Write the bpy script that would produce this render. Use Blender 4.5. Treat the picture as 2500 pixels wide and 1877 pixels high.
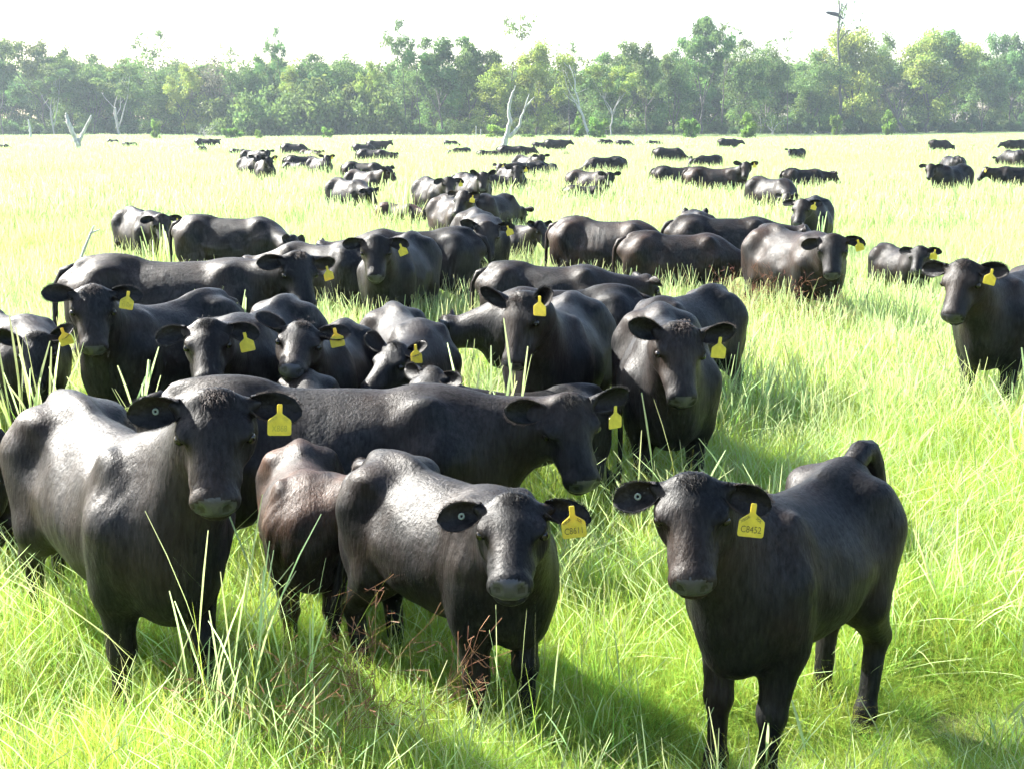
import bpy, math, random
import numpy as np
from mathutils import Matrix, Vector

# ------------------------------------------------------------------ clear
for o in list(bpy.data.objects): bpy.data.objects.remove(o)
scene = bpy.context.scene
COL = scene.collection
rng = np.random.default_rng(7)
random.seed(7)

# ------------------------------------------------------------------ camera
PITCH = math.atan(638.0 / 3400.0)
cam = bpy.data.cameras.new("camera")
cam.sensor_width = 36.0
cam.lens = 3400.0 / 2500.0 * 36.0
cam.clip_start = 0.1
cam.clip_end = 4000.0
camo = bpy.data.objects.new("camera", cam)
camo.location = (0, 0, 2.6)
camo.rotation_euler = (math.pi / 2 - PITCH, 0, 0)
COL.objects.link(camo)
scene.camera = camo

# ------------------------------------------------------------------ sky and sun (low sun behind and to the left)
SUN_EL, SUN_AZ = math.radians(36), math.radians(-58)      # azimuth from +Y, negative = left
world = bpy.data.worlds.new("World")
scene.world = world
world.use_nodes = True
wn = world.node_tree
bg = wn.nodes["Background"]
sky = wn.nodes.new("ShaderNodeTexSky")
sky.sky_type = 'NISHITA'
sky.sun_disc = False
sky.sun_elevation = SUN_EL
sky.sun_rotation = SUN_AZ
sky.dust_density = 2.0
sky.air_density = 1.0
wn.links.new(sky.outputs[0], bg.inputs[0])
bg.inputs[1].default_value = 0.08
sun = bpy.data.lights.new("sun", 'SUN')
sun.energy = 5.0
sun.angle = math.radians(0.5)
sun.color = (1.0, 0.965, 0.89)
suno = bpy.data.objects.new("sun", sun)
sd = Vector((math.sin(SUN_AZ) * math.cos(SUN_EL), math.cos(SUN_AZ) * math.cos(SUN_EL), math.sin(SUN_EL)))
suno.rotation_euler = (-sd).to_track_quat('-Z', 'Y').to_euler()
suno.location = (-40, 30, 60)
COL.objects.link(suno)
scene.view_settings.view_transform = 'Standard'
scene.view_settings.look = 'None'
scene.view_settings.exposure = 2.55
scene.view_settings.gamma = 1.0
scene.view_settings.use_curve_mapping = False
scene.render.engine = 'CYCLES'
scene.cycles.max_bounces = 4
scene.cycles.diffuse_bounces = 2
scene.cycles.transmission_bounces = 2
scene.cycles.transparent_max_bounces = 4
scene.cycles.use_denoising = True
scene.cycles.use_adaptive_sampling = True
scene.cycles.adaptive_threshold = 0.03
scene.cycles.adaptive_min_samples = 16

# ------------------------------------------------------------------ helpers
def new_mesh(name, verts, faces, mat=None, smooth=True, mats=None, mat_idx=None):
    me = bpy.data.meshes.new(name)
    v = np.asarray(verts, dtype=np.float32)
    if isinstance(faces, np.ndarray):
        n, k = faces.shape
        me.vertices.add(len(v)); me.vertices.foreach_set("co", v.ravel())
        me.loops.add(n * k); me.loops.foreach_set("vertex_index", faces.astype(np.int32).ravel())
        me.polygons.add(n)
        me.polygons.foreach_set("loop_start", np.arange(0, n * k, k, dtype=np.int32))
        me.polygons.foreach_set("loop_total", np.full(n, k, dtype=np.int32))
        me.update(calc_edges=True)
    else:
        me.from_pydata([tuple(map(float, p)) for p in v], [], faces)
        me.update()
    for m in (mats or ([mat] if mat else [])): me.materials.append(m)
    n = len(me.polygons)
    me.polygons.foreach_set("use_smooth", np.full(n, smooth, dtype=bool))
    if mat_idx is not None: me.polygons.foreach_set("material_index", np.asarray(mat_idx, dtype=np.int32))
    return me

def add(name, me, parent=None, loc=None, mat=None):
    o = bpy.data.objects.new(name, me)
    COL.objects.link(o)
    if parent: o.parent = parent
    if mat is not None: o.matrix_basis = mat
    elif loc is not None: o.location = loc
    return o

def tag(o, label, cat, group=None):
    o["label"] = label; o["category"] = cat
    if group: o["group"] = group
    return o

class MB:
    """collects tubes and polygons into one mesh"""
    def __init__(s): s.v = []; s.f = []
    def tube(s, pts, rad, n=7, cap=True):
        pts = [Vector(p) for p in pts]; base = len(s.v); N = len(pts)
        ref = Vector((0.31, 0.87, 0.12))
        for i, p in enumerate(pts):
            t = (pts[min(i + 1, N - 1)] - pts[max(i - 1, 0)]).normalized()
            a = t.cross(ref)
            if a.length < 1e-3: a = t.cross(Vector((1, 0, 0)))
            a.normalize(); b = t.cross(a)
            for k in range(n):
                th = 2 * math.pi * k / n
                s.v.append(tuple(p + (a * math.cos(th) + b * math.sin(th)) * rad[i]))
        for i in range(N - 1):
            for k in range(n):
                s.f.append((base + i * n + k, base + i * n + (k + 1) % n, base + (i + 1) * n + (k + 1) % n, base + (i + 1) * n + k))
        if cap:
            s.f.append(tuple(base + k for k in range(n))[::-1])
            s.f.append(tuple(base + (N - 1) * n + k for k in range(n)))
    def mesh(s, name, mat, smooth=True): return new_mesh(name, s.v, s.f, mat, smooth)

def nd(t, kind, **kw):
    n = t.nodes.new(kind)
    for k, v in kw.items(): setattr(n, k, v)
    return n

def pmat(name, rough=0.6, col=(0.5, 0.5, 0.5), spec=0.5):
    m = bpy.data.materials.new(name); m.use_nodes = True
    b = m.node_tree.nodes["Principled BSDF"]
    b.inputs["Base Color"].default_value = (*col, 1)
    b.inputs["Roughness"].default_value = rough
    b.inputs["Specular IOR Level"].default_value = spec
    return m, m.node_tree, b

def ramp(t, fac, stops):
    r = nd(t, "ShaderNodeValToRGB"); e = r.color_ramp.elements
    while len(e) < len(stops): e.new(0.5)
    for i, (p, c) in enumerate(stops): e[i].position = p; e[i].color = (*c, 1)
    t.links.new(fac, r.inputs[0]); return r.outputs[0]

def noise(t, vec, scale, detail=4, rough=0.55):
    n = nd(t, "ShaderNodeTexNoise"); n.inputs["Scale"].default_value = scale
    n.inputs["Detail"].default_value = detail; n.inputs["Roughness"].default_value = rough
    if vec is not None: t.links.new(vec, n.inputs["Vector"])
    return n.outputs["Fac"]

def objco(t, scale=None):
    c = nd(t, "ShaderNodeTexCoord").outputs["Object"]
    if scale is None: return c
    m = nd(t, "ShaderNodeMapping"); m.inputs["Scale"].default_value = scale
    t.links.new(c, m.inputs["Vector"]); return m.outputs[0]

def ground_z(x, y):
    """the pasture: flat, with a shallow dip where the long cow stands"""
    x = np.asarray(x, float); y = np.asarray(y, float)
    return -0.21 * np.exp(-(((x + 0.85) / 1.6) ** 4 + ((y - 7.65) / 0.60) ** 4))

# ------------------------------------------------------------------ materials
def coat(name, black, brown, amount, sheen=0.0, rough=0.50):
    m, t, b = pmat(name, rough)
    n1 = noise(t, objco(t), 2.2, 3)
    f = ramp(t, n1, [(0.42, (0, 0, 0)), (0.68, (amount,) * 3)])
    mx = nd(t, "ShaderNodeMix", data_type='RGBA')
    t.links.new(f, mx.inputs[0]); mx.inputs[6].default_value = (*black, 1); mx.inputs[7].default_value = (*brown, 1)
    fine = noise(t, objco(t, (75, 75, 16)), 1.0, 3, 0.65)
    mul = nd(t, "ShaderNodeMix", data_type='RGBA', blend_type='MULTIPLY'); mul.inputs[0].default_value = 1.0
    t.links.new(mx.outputs[2], mul.inputs[6])
    t.links.new(ramp(t, fine, [(0.25, (0.55,) * 3), (0.75, (1.5,) * 3)]), mul.inputs[7])
    t.links.new(mul.outputs[2], b.inputs["Base Color"])
    rr = nd(t, "ShaderNodeMapRange"); rr.inputs["To Min"].default_value = rough - 0.10; rr.inputs["To Max"].default_value = rough + 0.16
    t.links.new(noise(t, objco(t), 7.0, 4), rr.inputs["Value"]); t.links.new(rr.outputs[0], b.inputs["Roughness"])
    bp = nd(t, "ShaderNodeBump"); bp.inputs["Strength"].default_value = 0.6; bp.inputs["Distance"].default_value = 0.006
    t.links.new(fine, bp.inputs["Height"])
    bp2 = nd(t, "ShaderNodeBump"); bp2.inputs["Strength"].default_value = 0.30; bp2.inputs["Distance"].default_value = 0.02
    t.links.new(noise(t, objco(t, (4, 9, 3)), 2.0, 3), bp2.inputs["Height"]); t.links.new(bp.outputs[0], bp2.inputs["Normal"])
    t.links.new(bp2.outputs[0], b.inputs["Normal"])
    # gloss breaks up between locks of hair, dusty and dried-mud patches are duller
    gl = nd(t, "ShaderNodeMapRange"); gl.inputs["From Min"].default_value = 0.3; gl.inputs["From Max"].default_value = 0.7; gl.inputs["To Min"].default_value = 0.09; gl.inputs["To Max"].default_value = 0.31
    t.links.new(noise(t, objco(t, (55, 55, 11)), 1.0, 4, 0.7), gl.inputs["Value"])
    g3 = nd(t, "ShaderNodeMath", operation='MULTIPLY'); t.links.new(gl.outputs[0], g3.inputs[0])
    g4 = nd(t, "ShaderNodeMapRange"); g4.inputs["From Min"].default_value = 0.35; g4.inputs["From Max"].default_value = 0.65; g4.inputs["To Min"].default_value = 0.6; g4.inputs["To Max"].default_value = 1.25
    t.links.new(noise(t, objco(t, (5, 5, 3)), 1.0, 4), g4.inputs["Value"]); t.links.new(g4.outputs[0], g3.inputs[1])
    t.links.new(g3.outputs[0], b.inputs["Specular IOR Level"])
    b.inputs["Sheen Weight"].default_value = sheen
    b.inputs["Specular IOR Level"].default_value = 0.17
    b.inputs["Sheen Roughness"].default_value = 0.35
    b.inputs["Sheen Tint"].default_value = (0.9, 0.88, 0.85, 1)
    return m

M_COAT = [coat("coat_black", (0.0030, 0.0032, 0.0038), (0.020, 0.012, 0.008), 0.7),
          coat("coat_rusty", (0.0045, 0.004, 0.004), (0.034, 0.019, 0.012), 0.8),
          coat("coat_brown", (0.009, 0.006, 0.005), (0.062, 0.030, 0.017), 0.9)]
M_NOSE, t, b = pmat("wet_nose", 0.38, (0.026, 0.027, 0.031))
bp = nd(t, "ShaderNodeBump"); bp.inputs["Strength"].default_value = 0.4; bp.inputs["Distance"].default_value = 0.004
t.links.new(noise(t, objco(t), 150, 2), bp.inputs["Height"]); t.links.new(bp.outputs[0], b.inputs["Normal"])
M_HOLE, _, _ = pmat("nostril_dark", 0.5, (0.004, 0.004, 0.004))
M_HOOF, _, _ = pmat("hoof_horn", 0.5, (0.02, 0.018, 0.016))
M_EYE, _, _ = pmat("eye_dark", 0.10, (0.006, 0.004, 0.003), 0.45)
M_HAIR, _, b = pmat("long_hair", 0.7, (0.020, 0.014, 0.011)); b.inputs["Sheen Weight"].default_value = 0.05; b.inputs["Base Color"].default_value = (0.009, 0.007, 0.006, 1)
b.inputs["Specular IOR Level"].default_value = 0.2
M_HAIRB, _, b = pmat("sunbleached_hair", 0.7, (0.035, 0.018, 0.011)); b.inputs["Sheen Weight"].default_value = 0.05
def translucent(name, nodes_col, share=0.5, rough=0.6):
    pass
M_TAG, t, b = pmat("yellow_plastic", 0.35, (0.62, 0.50, 0.035))
b.inputs["Transmission Weight"].default_value = 0.0
b.inputs["Subsurface Weight"].default_value = 0.25; b.inputs["Subsurface Radius"].default_value = (0.02, 0.015, 0.002); b.inputs["Subsurface Scale"].default_value = 0.5
t.links.new(ramp(t, noise(t, objco(t), 30, 4), [(0.3, (0.50, 0.40, 0.03)), (0.7, (0.66, 0.54, 0.045))]), b.inputs["Base Color"])
M_INK, _, _ = pmat("tag_ink", 0.5, (0.10, 0.085, 0.012))
M_INKB, _, _ = pmat("tag_ink_bold", 0.5, (0.020, 0.035, 0.018))
M_INKF, _, _ = pmat("tag_ink_faded", 0.5, (0.36, 0.31, 0.03))
M_BUTTON, _, _ = pmat("button_plastic", 0.4, (0.16, 0.20, 0.16))

def plant(name, stops, trans=0.45, hue_var=0.12, val_var=0.35):
    """leaf material: colour along the blade (attribute h), per-instance variation, light passing through"""
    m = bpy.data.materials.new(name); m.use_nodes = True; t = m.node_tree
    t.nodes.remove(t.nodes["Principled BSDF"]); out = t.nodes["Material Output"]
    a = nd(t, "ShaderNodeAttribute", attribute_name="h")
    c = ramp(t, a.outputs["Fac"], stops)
    oi = nd(t, "ShaderNodeObjectInfo")
    a2 = nd(t, "ShaderNodeAttribute", attribute_name="r")
    hs = nd(t, "ShaderNodeHueSaturation")
    addn = nd(t, "ShaderNodeMath", operation='ADD'); t.links.new(oi.outputs["Random"], addn.inputs[0]); t.links.new(a2.outputs["Fac"], addn.inputs[1])
    mr = nd(t, "ShaderNodeMapRange"); mr.inputs["From Max"].default_value = 2.0
    mr.inputs["To Min"].default_value = 0.5 - hue_var / 2; mr.inputs["To Max"].default_value = 0.5 + hue_var / 2
    t.links.new(addn.outputs[0], mr.inputs["Value"]); t.links.new(mr.outputs[0], hs.inputs["Hue"])
    mv = nd(t, "ShaderNodeMapRange"); mv.inputs["To Min"].default_value = 1 - val_var; mv.inputs["To Max"].default_value = 1 + val_var
    t.links.new(a2.outputs["Fac"], mv.inputs["Value"]); t.links.new(mv.outputs[0], hs.inputs["Value"])
    t.links.new(c, hs.inputs["Color"])
    d = nd(t, "ShaderNodeBsdfDiffuse"); tr = nd(t, "ShaderNodeBsdfTranslucent"); g = nd(t, "ShaderNodeBsdfGlossy")
    g.inputs["Roughness"].default_value = 0.5
    t.links.new(hs.outputs[0], d.inputs[0]); t.links.new(hs.outputs[0], tr.inputs[0])
    m1 = nd(t, "ShaderNodeMixShader"); m1.inputs[0].default_value = trans
    t.links.new(d.outputs[0], m1.inputs[1]); t.links.new(tr.outputs[0], m1.inputs[2])
    m2 = nd(t, "ShaderNodeMixShader"); m2.inputs[0].default_value = 0.012
    t.links.new(m1.outputs[0], m2.inputs[1]); t.links.new(g.outputs[0], m2.inputs[2])
    t.links.new(m2.outputs[0], out.inputs[0])
    return m

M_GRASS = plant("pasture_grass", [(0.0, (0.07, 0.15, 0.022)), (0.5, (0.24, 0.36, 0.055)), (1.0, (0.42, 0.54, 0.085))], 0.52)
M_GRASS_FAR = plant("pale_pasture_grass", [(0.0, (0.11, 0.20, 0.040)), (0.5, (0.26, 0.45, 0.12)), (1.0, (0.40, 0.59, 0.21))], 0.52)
M_STRAW = plant("straw_seedhead", [(0.0, (0.18, 0.32, 0.06)), (0.5, (0.35, 0.48, 0.16)), (1.0, (0.46, 0.53, 0.26))], 0.4)
M_RUST = plant("rusty_panicle", [(0.0, (0.20, 0.20, 0.06)), (0.5, (0.22, 0.13, 0.07)), (1.0, (0.20, 0.09, 0.06))], 0.3)
M_LEAF = [plant("leaf_olive", [(0, (0.095, 0.16, 0.050)), (1, (0.16, 0.24, 0.065))], 0.45, 0.10, 0.5),
          plant("leaf_dark", [(0, (0.085, 0.150, 0.048)), (1, (0.165, 0.245, 0.062))], 0.42, 0.08, 0.5),
          plant("leaf_yellow", [(0, (0.17, 0.25, 0.050)), (1, (0.27, 0.34, 0.07))], 0.5, 0.08, 0.4),
          plant("leaf_shrub", [(0, (0.10, 0.19, 0.030)), (1, (0.17, 0.28, 0.05))], 0.5, 0.06, 0.4),
          plant("leaf_grey", [(0, (0.085, 0.095, 0.060)), (1, (0.13, 0.13, 0.08))], 0.4, 0.08, 0.5)]
def bark(name, c1, c2):
    m, t, b = pmat(name, 0.8, c1)
    t.links.new(ramp(t, noise(t, objco(t, (6, 6, 1.2)), 1.5, 5), [(0.35, c1), (0.7, c2)]), b.inputs["Base Color"])
    bp = nd(t, "ShaderNodeBump"); bp.inputs["Strength"].default_value = 0.6; bp.inputs["Distance"].default_value = 0.03
    t.links.new(noise(t, objco(t, (14, 14, 2)), 1.5, 4), bp.inputs["Height"]); t.links.new(bp.outputs[0], b.inputs["Normal"])
    return m
M_BARK = [bark("bark_dark", (0.055, 0.048, 0.042), (0.13, 0.115, 0.10)), bark("bark_pale", (0.26, 0.25, 0.23), (0.48, 0.46, 0.43)),
          bark("dead_wood", (0.30, 0.30, 0.29), (0.55, 0.54, 0.51))]
M_GROUND, t, b = pmat("pasture_soil", 0.95, (0.1, 0.1, 0.05), 0.1)
gco = nd(t, "ShaderNodeTexCoord").outputs["Object"]
g1 = ramp(t, noise(t, gco, 0.6, 5), [(0.35, (0.075, 0.085, 0.035)), (0.55, (0.12, 0.13, 0.05)), (0.75, (0.17, 0.145, 0.085))])
g2 = ramp(t, noise(t, gco, 22, 4), [(0.3, (0.55,) * 3), (0.7, (1.35,) * 3)])
mm = nd(t, "ShaderNodeMix", data_type='RGBA', blend_type='MULTIPLY'); mm.inputs[0].default_value = 1
t.links.new(g1, mm.inputs[6]); t.links.new(g2, mm.inputs[7]); t.links.new(mm.outputs[2], b.inputs["Base Color"])
bp = nd(t, "ShaderNodeBump"); bp.inputs["Strength"].default_value = 0.8; bp.inputs["Distance"].default_value = 0.03
t.links.new(noise(t, gco, 30, 5), bp.inputs["Height"]); t.links.new(bp.outputs[0], b.inputs["Normal"])
M_FEATHER, _, _ = pmat("dark_feather", 0.6, (0.012, 0.010, 0.010))

# ------------------------------------------------------------------ ground
xs = np.concatenate([np.linspace(-900, -12, 24), np.linspace(-8, 8, 81), np.linspace(12, 900, 24)])
ys = np.concatenate([np.linspace(-120, 0, 6), np.linspace(2, 14, 61), np.linspace(18, 1300, 30)])
X, Y = np.meshgrid(xs, ys, indexing='ij')
gv = np.stack([X, Y, ground_z(X, Y)], -1).reshape(-1, 3)
ii, jj = np.meshgrid(np.arange(len(xs) - 1), np.arange(len(ys) - 1), indexing='ij')
q = (ii * len(ys) + jj).ravel()
gf = np.stack([q, q + len(ys), q + len(ys) + 1, q + 1], 1)
ground = add("ground", new_mesh("ground", gv, gf, M_GROUND))
ground["kind"] = "structure"
HAZE = 0.00026
# ------------------------------------------------------------------ cattle: one smooth blended volume per animal, turned into one skin
R_ = math.radians
def rcone(P, a, b, ra, rb):
    a = np.asarray(a, np.float32); b = np.asarray(b, np.float32); ba = b - a
    h = np.clip(((P - a) @ ba) / float(ba @ ba), 0, 1)
    d = P - a - h[:, None] * ba
    return np.sqrt((d * d).sum(1)) - (ra + (rb - ra) * h)
def ell(P, c, r):
    r = np.asarray(r, np.float32); qq = (P - np.asarray(c, np.float32)) / r
    k0 = np.sqrt((qq * qq).sum(1)); k1 = np.sqrt(((qq / r) ** 2).sum(1)) + 1e-6
    return k0 * (k0 - 1) / k1
def smin(a, b, k):
    h = np.maximum(k - np.abs(a - b), 0) / k
    return np.minimum(a, b) - h * h * (k * 0.25)
def smax(a, b, k): return -smin(-a, -b, k)

ST_X = np.array([-0.86, -0.80, -0.70, -0.52, -0.32, -0.10, 0.12, 0.30, 0.44, 0.58, 0.70])
ST_T = np.array([1.17, 1.24, 1.29, 1.325, 1.318, 1.302, 1.295, 1.302, 1.312, 1.25, 1.13])
ST_B = np.array([1.00, 0.90, 0.80, 0.71, 0.635, 0.575, 0.565, 0.585, 0.61, 0.64, 0.74])
ST_W = np.array([0.10, 0.155, 0.22, 0.268, 0.312, 0.342, 0.338, 0.302, 0.258, 0.215, 0.14])
FX = np.linspace(-0.95, 0.8, 120)
def _sm(vals):
    v = np.interp(FX, ST_X, vals); k = np.exp(-(np.arange(-6, 7) / 3.0) ** 2); k /= k.sum()
    return np.convolve(np.pad(v, 6, mode='edge'), k, 'valid')
FT, FB, FW = _sm(ST_T), _sm(ST_B), _sm(ST_W)

def dirv(a, p): return np.array([math.cos(a) * math.cos(p), math.sin(a) * math.cos(p), math.sin(p)])
def head_frame(o):
    an, pn, ah, ph, rl = (R_(o[k]) for k in ("an", "pn", "ah", "ph", "rl"))
    PJ = np.array([0.56 * o["st"], 0, 1.12]) + (0.52 if o["t"] == 'c' else 0.46) * dirv(an, pn)
    X = dirv(ah, ph); Yv = np.array([-math.sin(ah), math.cos(ah), 0.]); Z = np.cross(X, Yv)
    c, s = math.cos(rl), math.sin(rl)
    return PJ, np.stack([X, c * Yv + s * Z, c * Z - s * Yv], 1)

HW, HL = 1.24, 0.96             # breadth and length of the face
def head_field(H):
    """H: points in the head frame (x down the nose, z out of the forehead)"""
    Hs = H.copy(); Hs[:, 1] = np.abs(Hs[:, 1]) / HW; Hs[:, 0] = Hs[:, 0] / HL
    d = ell(Hs, (0.085, 0, -0.035), (0.150, 0.128, 0.105))
    d = smin(d, ell(Hs, (-0.005, 0, 0.055), (0.05, 0.072, 0.048)), 0.07)              # poll
    d = smin(d, rcone(Hs, (0.14, 0.0, -0.005), (0.40, 0, -0.028), 0.088, 0.060), 0.06)   # bridge of the nose
    d = smin(d, rcone(Hs, (0.05, 0.035, -0.125), (0.40, 0.012, -0.082), 0.082, 0.050), 0.05)   # jaws
    d = smin(d, ell(Hs, (0.10, 0.078, -0.10), (0.105, 0.045, 0.075)), 0.04)             # cheek
    d = smin(d, ell(Hs, (0.140, 0.100, 0.024), (0.055, 0.030, 0.026)), 0.035)           # brow
    d = smin(d, ell(Hs, (0.27, 0.060, -0.05), (0.10, 0.026, 0.03)), 0.04)              # face ridge
    d = smin(d, ell(Hs, (0.437, 0, -0.047), (0.056, 0.077, 0.066)), 0.05)               # muzzle
    d = smin(d, ell(Hs, (0.432, 0, -0.112), (0.055, 0.058, 0.030)), 0.02)               # lower lip
    d = smin(d, rcone(Hs, (0.01, 0.085, 0.0), (0.0, 0.125, 0.012), 0.045, 0.030), 0.04)   # ear roots
    d = smax(d, -ell(Hs, (0.162, 0.130, -0.002), (0.032, 0.020, 0.020)), 0.02)             # eye sockets
    d = smin(d, ell(Hs, (0.158, 0.112, 0.020), (0.034, 0.016, 0.008)), 0.012)             # upper lid
    d = smax(d, -ell(Hs, (0.225, 0.122, -0.03), (0.07, 0.026, 0.035)), 0.05)             # below the eyes
    d = smax(d, -ell(Hs, (0.486, 0.046, -0.020), (0.030, 0.019, 0.026)), 0.012)         # nostrils
    d = smax(d, -ell(Hs, (0.47, 0, -0.088), (0.06, 0.09, 0.004)), 0.012)                # mouth line
    return d

def cow_field(P0, o):
    calf = o["t"] == 'k'
    P = P0.copy(); P[:, 0] /= o["st"]
    x = P[:, 0]; ay = np.abs(P[:, 1]); z = P[:, 2]
    T = np.interp(x, FX, FT); B = np.interp(x, FX, FB); Wd = np.interp(x, FX, FW)
    if calf: B = B + 0.045; Wd = Wd * 0.93
    else: Wd = Wd * o.get("fat", 1.0)
    zm = B + 0.46 * (T - B)
    up = z > zm
    hh = np.where(up, T - zm, zm - B)
    ex = np.where(up, 1.42 + 0.40 / (1 + np.exp(-(x - 0.05) / 0.12)), 2.15)
    qv = ((ay / Wd) ** ex + (np.abs(z - zm) / hh) ** ex)
    over = np.maximum(0, np.maximum(-0.80 - x, x - 0.66)) / 0.10
    qv = qv ** (1 / ex)
    qv = np.sqrt(qv * qv + over * over)
    d = (qv - 1) * np.minimum(Wd, hh) * 0.9
    S = P.copy(); S[:, 1] = ay
    d = smin(d, ell(S, (-0.52, 0, 1.295), (0.20, 0.06, 0.055)), 0.10)                 # ridge of the loin
    d = smin(d, ell(S, (-0.50, 0.180, 1.225), (0.10, 0.075, 0.060)), 0.15)          # hook bones
    d = smin(d, ell(S, (-0.79, 0.09, 1.12), (0.06, 0.055, 0.07)), 0.11)               # pin bones
    d = smin(d, ell(S, (0.40, 0.175, 1.02), (0.14, 0.085, 0.27)), 0.07)              # shoulder blade
    d = smin(d, ell(S, (0.52, 0.185, 0.86), (0.11, 0.075, 0.12)), 0.07)              # point of shoulder
    d = smin(d, ell(S, (0.59, 0.0, 0.74), (0.17, 0.16, 0.18)), 0.12)                 # brisket
    d = smax(d, -ell(S, (-0.34, 0.350 if not calf else 0.37, 1.12), (0.13, 0.07, 0.12)), 0.11)   # hollow flank
    d = smax(d, -ell(S, (0.16, 0.345 if not calf else .36, 1.10), (0.10, 0.05, 0.16)), 0.08)        # behind the shoulder
    ribs = np.exp(-((x + 0.05) / 0.24) ** 2) * np.exp(-((z - 0.98) / 0.22) ** 2)
    d = d + o.get("lean", 0.5) * 0.006 * ribs * np.sin((x + 0.15 * (z - 0.9)) * 2 * np.pi / 0.085)
    y = P[:, 1]; k1, k2 = o["ph1"], o["ph2"]
    d = d + 0.0045 * np.sin(x * 13 + k1 + 2 * np.sin(z * 7 + k2)) * np.sin(z * 15 + k2 + 1.5 * np.sin(y * 9 + k1))      # uneven flesh under the hide
    fold = np.exp(-((x - 0.50) / 0.16) ** 2) * np.exp(-((z - 0.98) / 0.20) ** 2)
    d = d + 0.0065 * fold * np.sin((x - 0.25 * z) * 2 * np.pi / 0.075 + k2)                                         # folds of loose skin at the neck
    # legs
    lg = o["legs"]
    for i, sd in enumerate((-1, 1)):
        fx, rx = lg[i], lg[2 + i]
        w = 0.85 if calf else 1.0
        a, e, k, f, h = (0.47, .19 * sd * w, .98), (0.41, .185 * sd * w, .70), (0.44 + fx * .5, .165 * sd * w, .40), (0.44 + fx, .16 * sd * w, .12), (0.475 + fx, .16 * sd * w, .035)
        g = 1.26 if calf else 1.12
        m = sd * P[:, 1] > -0.12
        Q = P[m]; dl = rcone(Q, a, e, .135, .105)
        dl = smin(dl, rcone(Q, e, k, .080 * g, .050 * g), .06)
        dl = smin(dl, ell(Q, k, (.058 * g, .054 * g, .075)), .03)
        dl = smin(dl, rcone(Q, k, f, .041 * g, .036 * g), .03)
        dl = smin(dl, ell(Q, f, (.045 * g, .042 * g, .055)), .03)
        dl = smin(dl, rcone(Q, f, h, .038 * g, .050 * g), .03)
        hp, sf, hk, f, h = (-0.56, .17 * sd * w, 1.06), (-0.43 + rx * .3, .20 * sd * w, .74), (-0.74 + rx * .7, .17 * sd * w, .50), (-0.67 + rx, .165 * sd * w, .13), (-0.63 + rx, .165 * sd * w, .035)
        dh = rcone(Q, hp, sf, .17, .125)
        dh = smin(dh, ell(Q, (-0.62, .165 * sd * w, .88), (.19, .105, .27)), .08)
        dh = smin(dh, rcone(Q, sf, hk, .120, .055 * g), .07)
        dh = smin(dh, ell(Q, hk, (.062 * g, .046 * g, .075)), .03)
        dh = smin(dh, rcone(Q, hk, f, .046 * g, .037 * g), .03)
        dh = smin(dh, ell(Q, f, (.046 * g, .042 * g, .055)), .03)
        dh = smin(dh, rcone(Q, f, h, .038 * g, .050 * g), .03)
        dd = d[m]; dd = smin(dd, dl, .085); dd = smin(dd, dh, .085); d[m] = dd
    # neck and head (not stretched)
    PJ, A = head_frame(o); hs = o["hs"]
    Hh = ((P0 - PJ) @ A.astype(np.float32)) / hs
    cr = PJ + A @ np.array([0.055, 0, -0.065]) * hs; th = PJ + A @ np.array([0.06, 0, -0.10]) * hs
    s = o["st"]; nt = 0.95 if calf else 1.0
    dn = rcone(P0, (0.36 * s, 0, 1.15), cr, .155 * nt, .088 * hs)
    dn = smin(dn, rcone(P0, (0.56 * s, 0, 1.00), (cr + th) / 2, .188 * nt, .116 * hs), .12)
    dn = smin(dn, rcone(P0, (0.64 * s, 0, 0.86), th, .135 * nt, .085 * hs), .12)
    d = smin(d, dn, .10)
    m = (Hh * Hh).sum(1) < 0.50
    dh = head_field(Hh[m]) * hs
    d[m] = smin(d[m], dh, 0.05)
    return d

def surface_nets(V, org, h):
    s = V < 0
    nx, ny, nz = V.shape
    c = [s[i:nx - 1 + i, j:ny - 1 + j, k:nz - 1 + k] for i in (0, 1) for j in (0, 1) for k in (0, 1)]
    tot = sum(a.astype(np.int8) for a in c)
    mask = (tot > 0) & (tot < 8)
    ci = np.argwhere(mask)
    idx = -np.ones(mask.shape, np.int32); idx[mask] = np.arange(len(ci))
    pos = np.zeros((len(ci), 3)); cnt = np.zeros(len(ci))
    off = np.array([(i, j, k) for i in (0, 1) for j in (0, 1) for k in (0, 1)])
    vals = [V[ci[:, 0] + a, ci[:, 1] + b, ci[:, 2] + c_] for a, b, c_ in off]
    for i in range(8):
        for j in range(i + 1, 8):
            if np.abs(off[i] - off[j]).sum() != 1: continue
            v0, v1 = vals[i], vals[j]; x = (v0 < 0) != (v1 < 0)
            t = np.where(x, v0 / np.where(x, v0 - v1, 1), 0)
            pos += x[:, None] * (off[i] + t[:, None] * (off[j] - off[i])); cnt += x
    verts = org + h * (ci + pos / cnt[:, None])
    Q = []
    for ax in range(3):
        a = [slice(1, -1)] * 3; b = [slice(1, -1)] * 3
        a[ax] = slice(0, -1); b[ax] = slice(1, None)
        s0, s1 = s[tuple(a)], s[tuple(b)]
        e = np.argwhere(s0 != s1)
        if not len(e): continue
        sg = s0[s0 != s1]
        u, w = (ax + 1) % 3, (ax + 2) % 3
        base = e.copy()
        for k in range(3):
            if k != ax: base[:, k] += 1
        def g(du, dw):
            p = base.copy(); p[:, u] -= du; p[:, w] -= dw
            return idx[p[:, 0], p[:, 1], p[:, 2]]
        qd = np.stack([g(1, 1), g(0, 1), g(0, 0), g(1, 0)], 1)
        qd[~sg] = qd[~sg][:, ::-1]
        Q.append(qd)
    F = np.concatenate(Q); F = F[(F >= 0).all(1)]
    return verts, F

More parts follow.
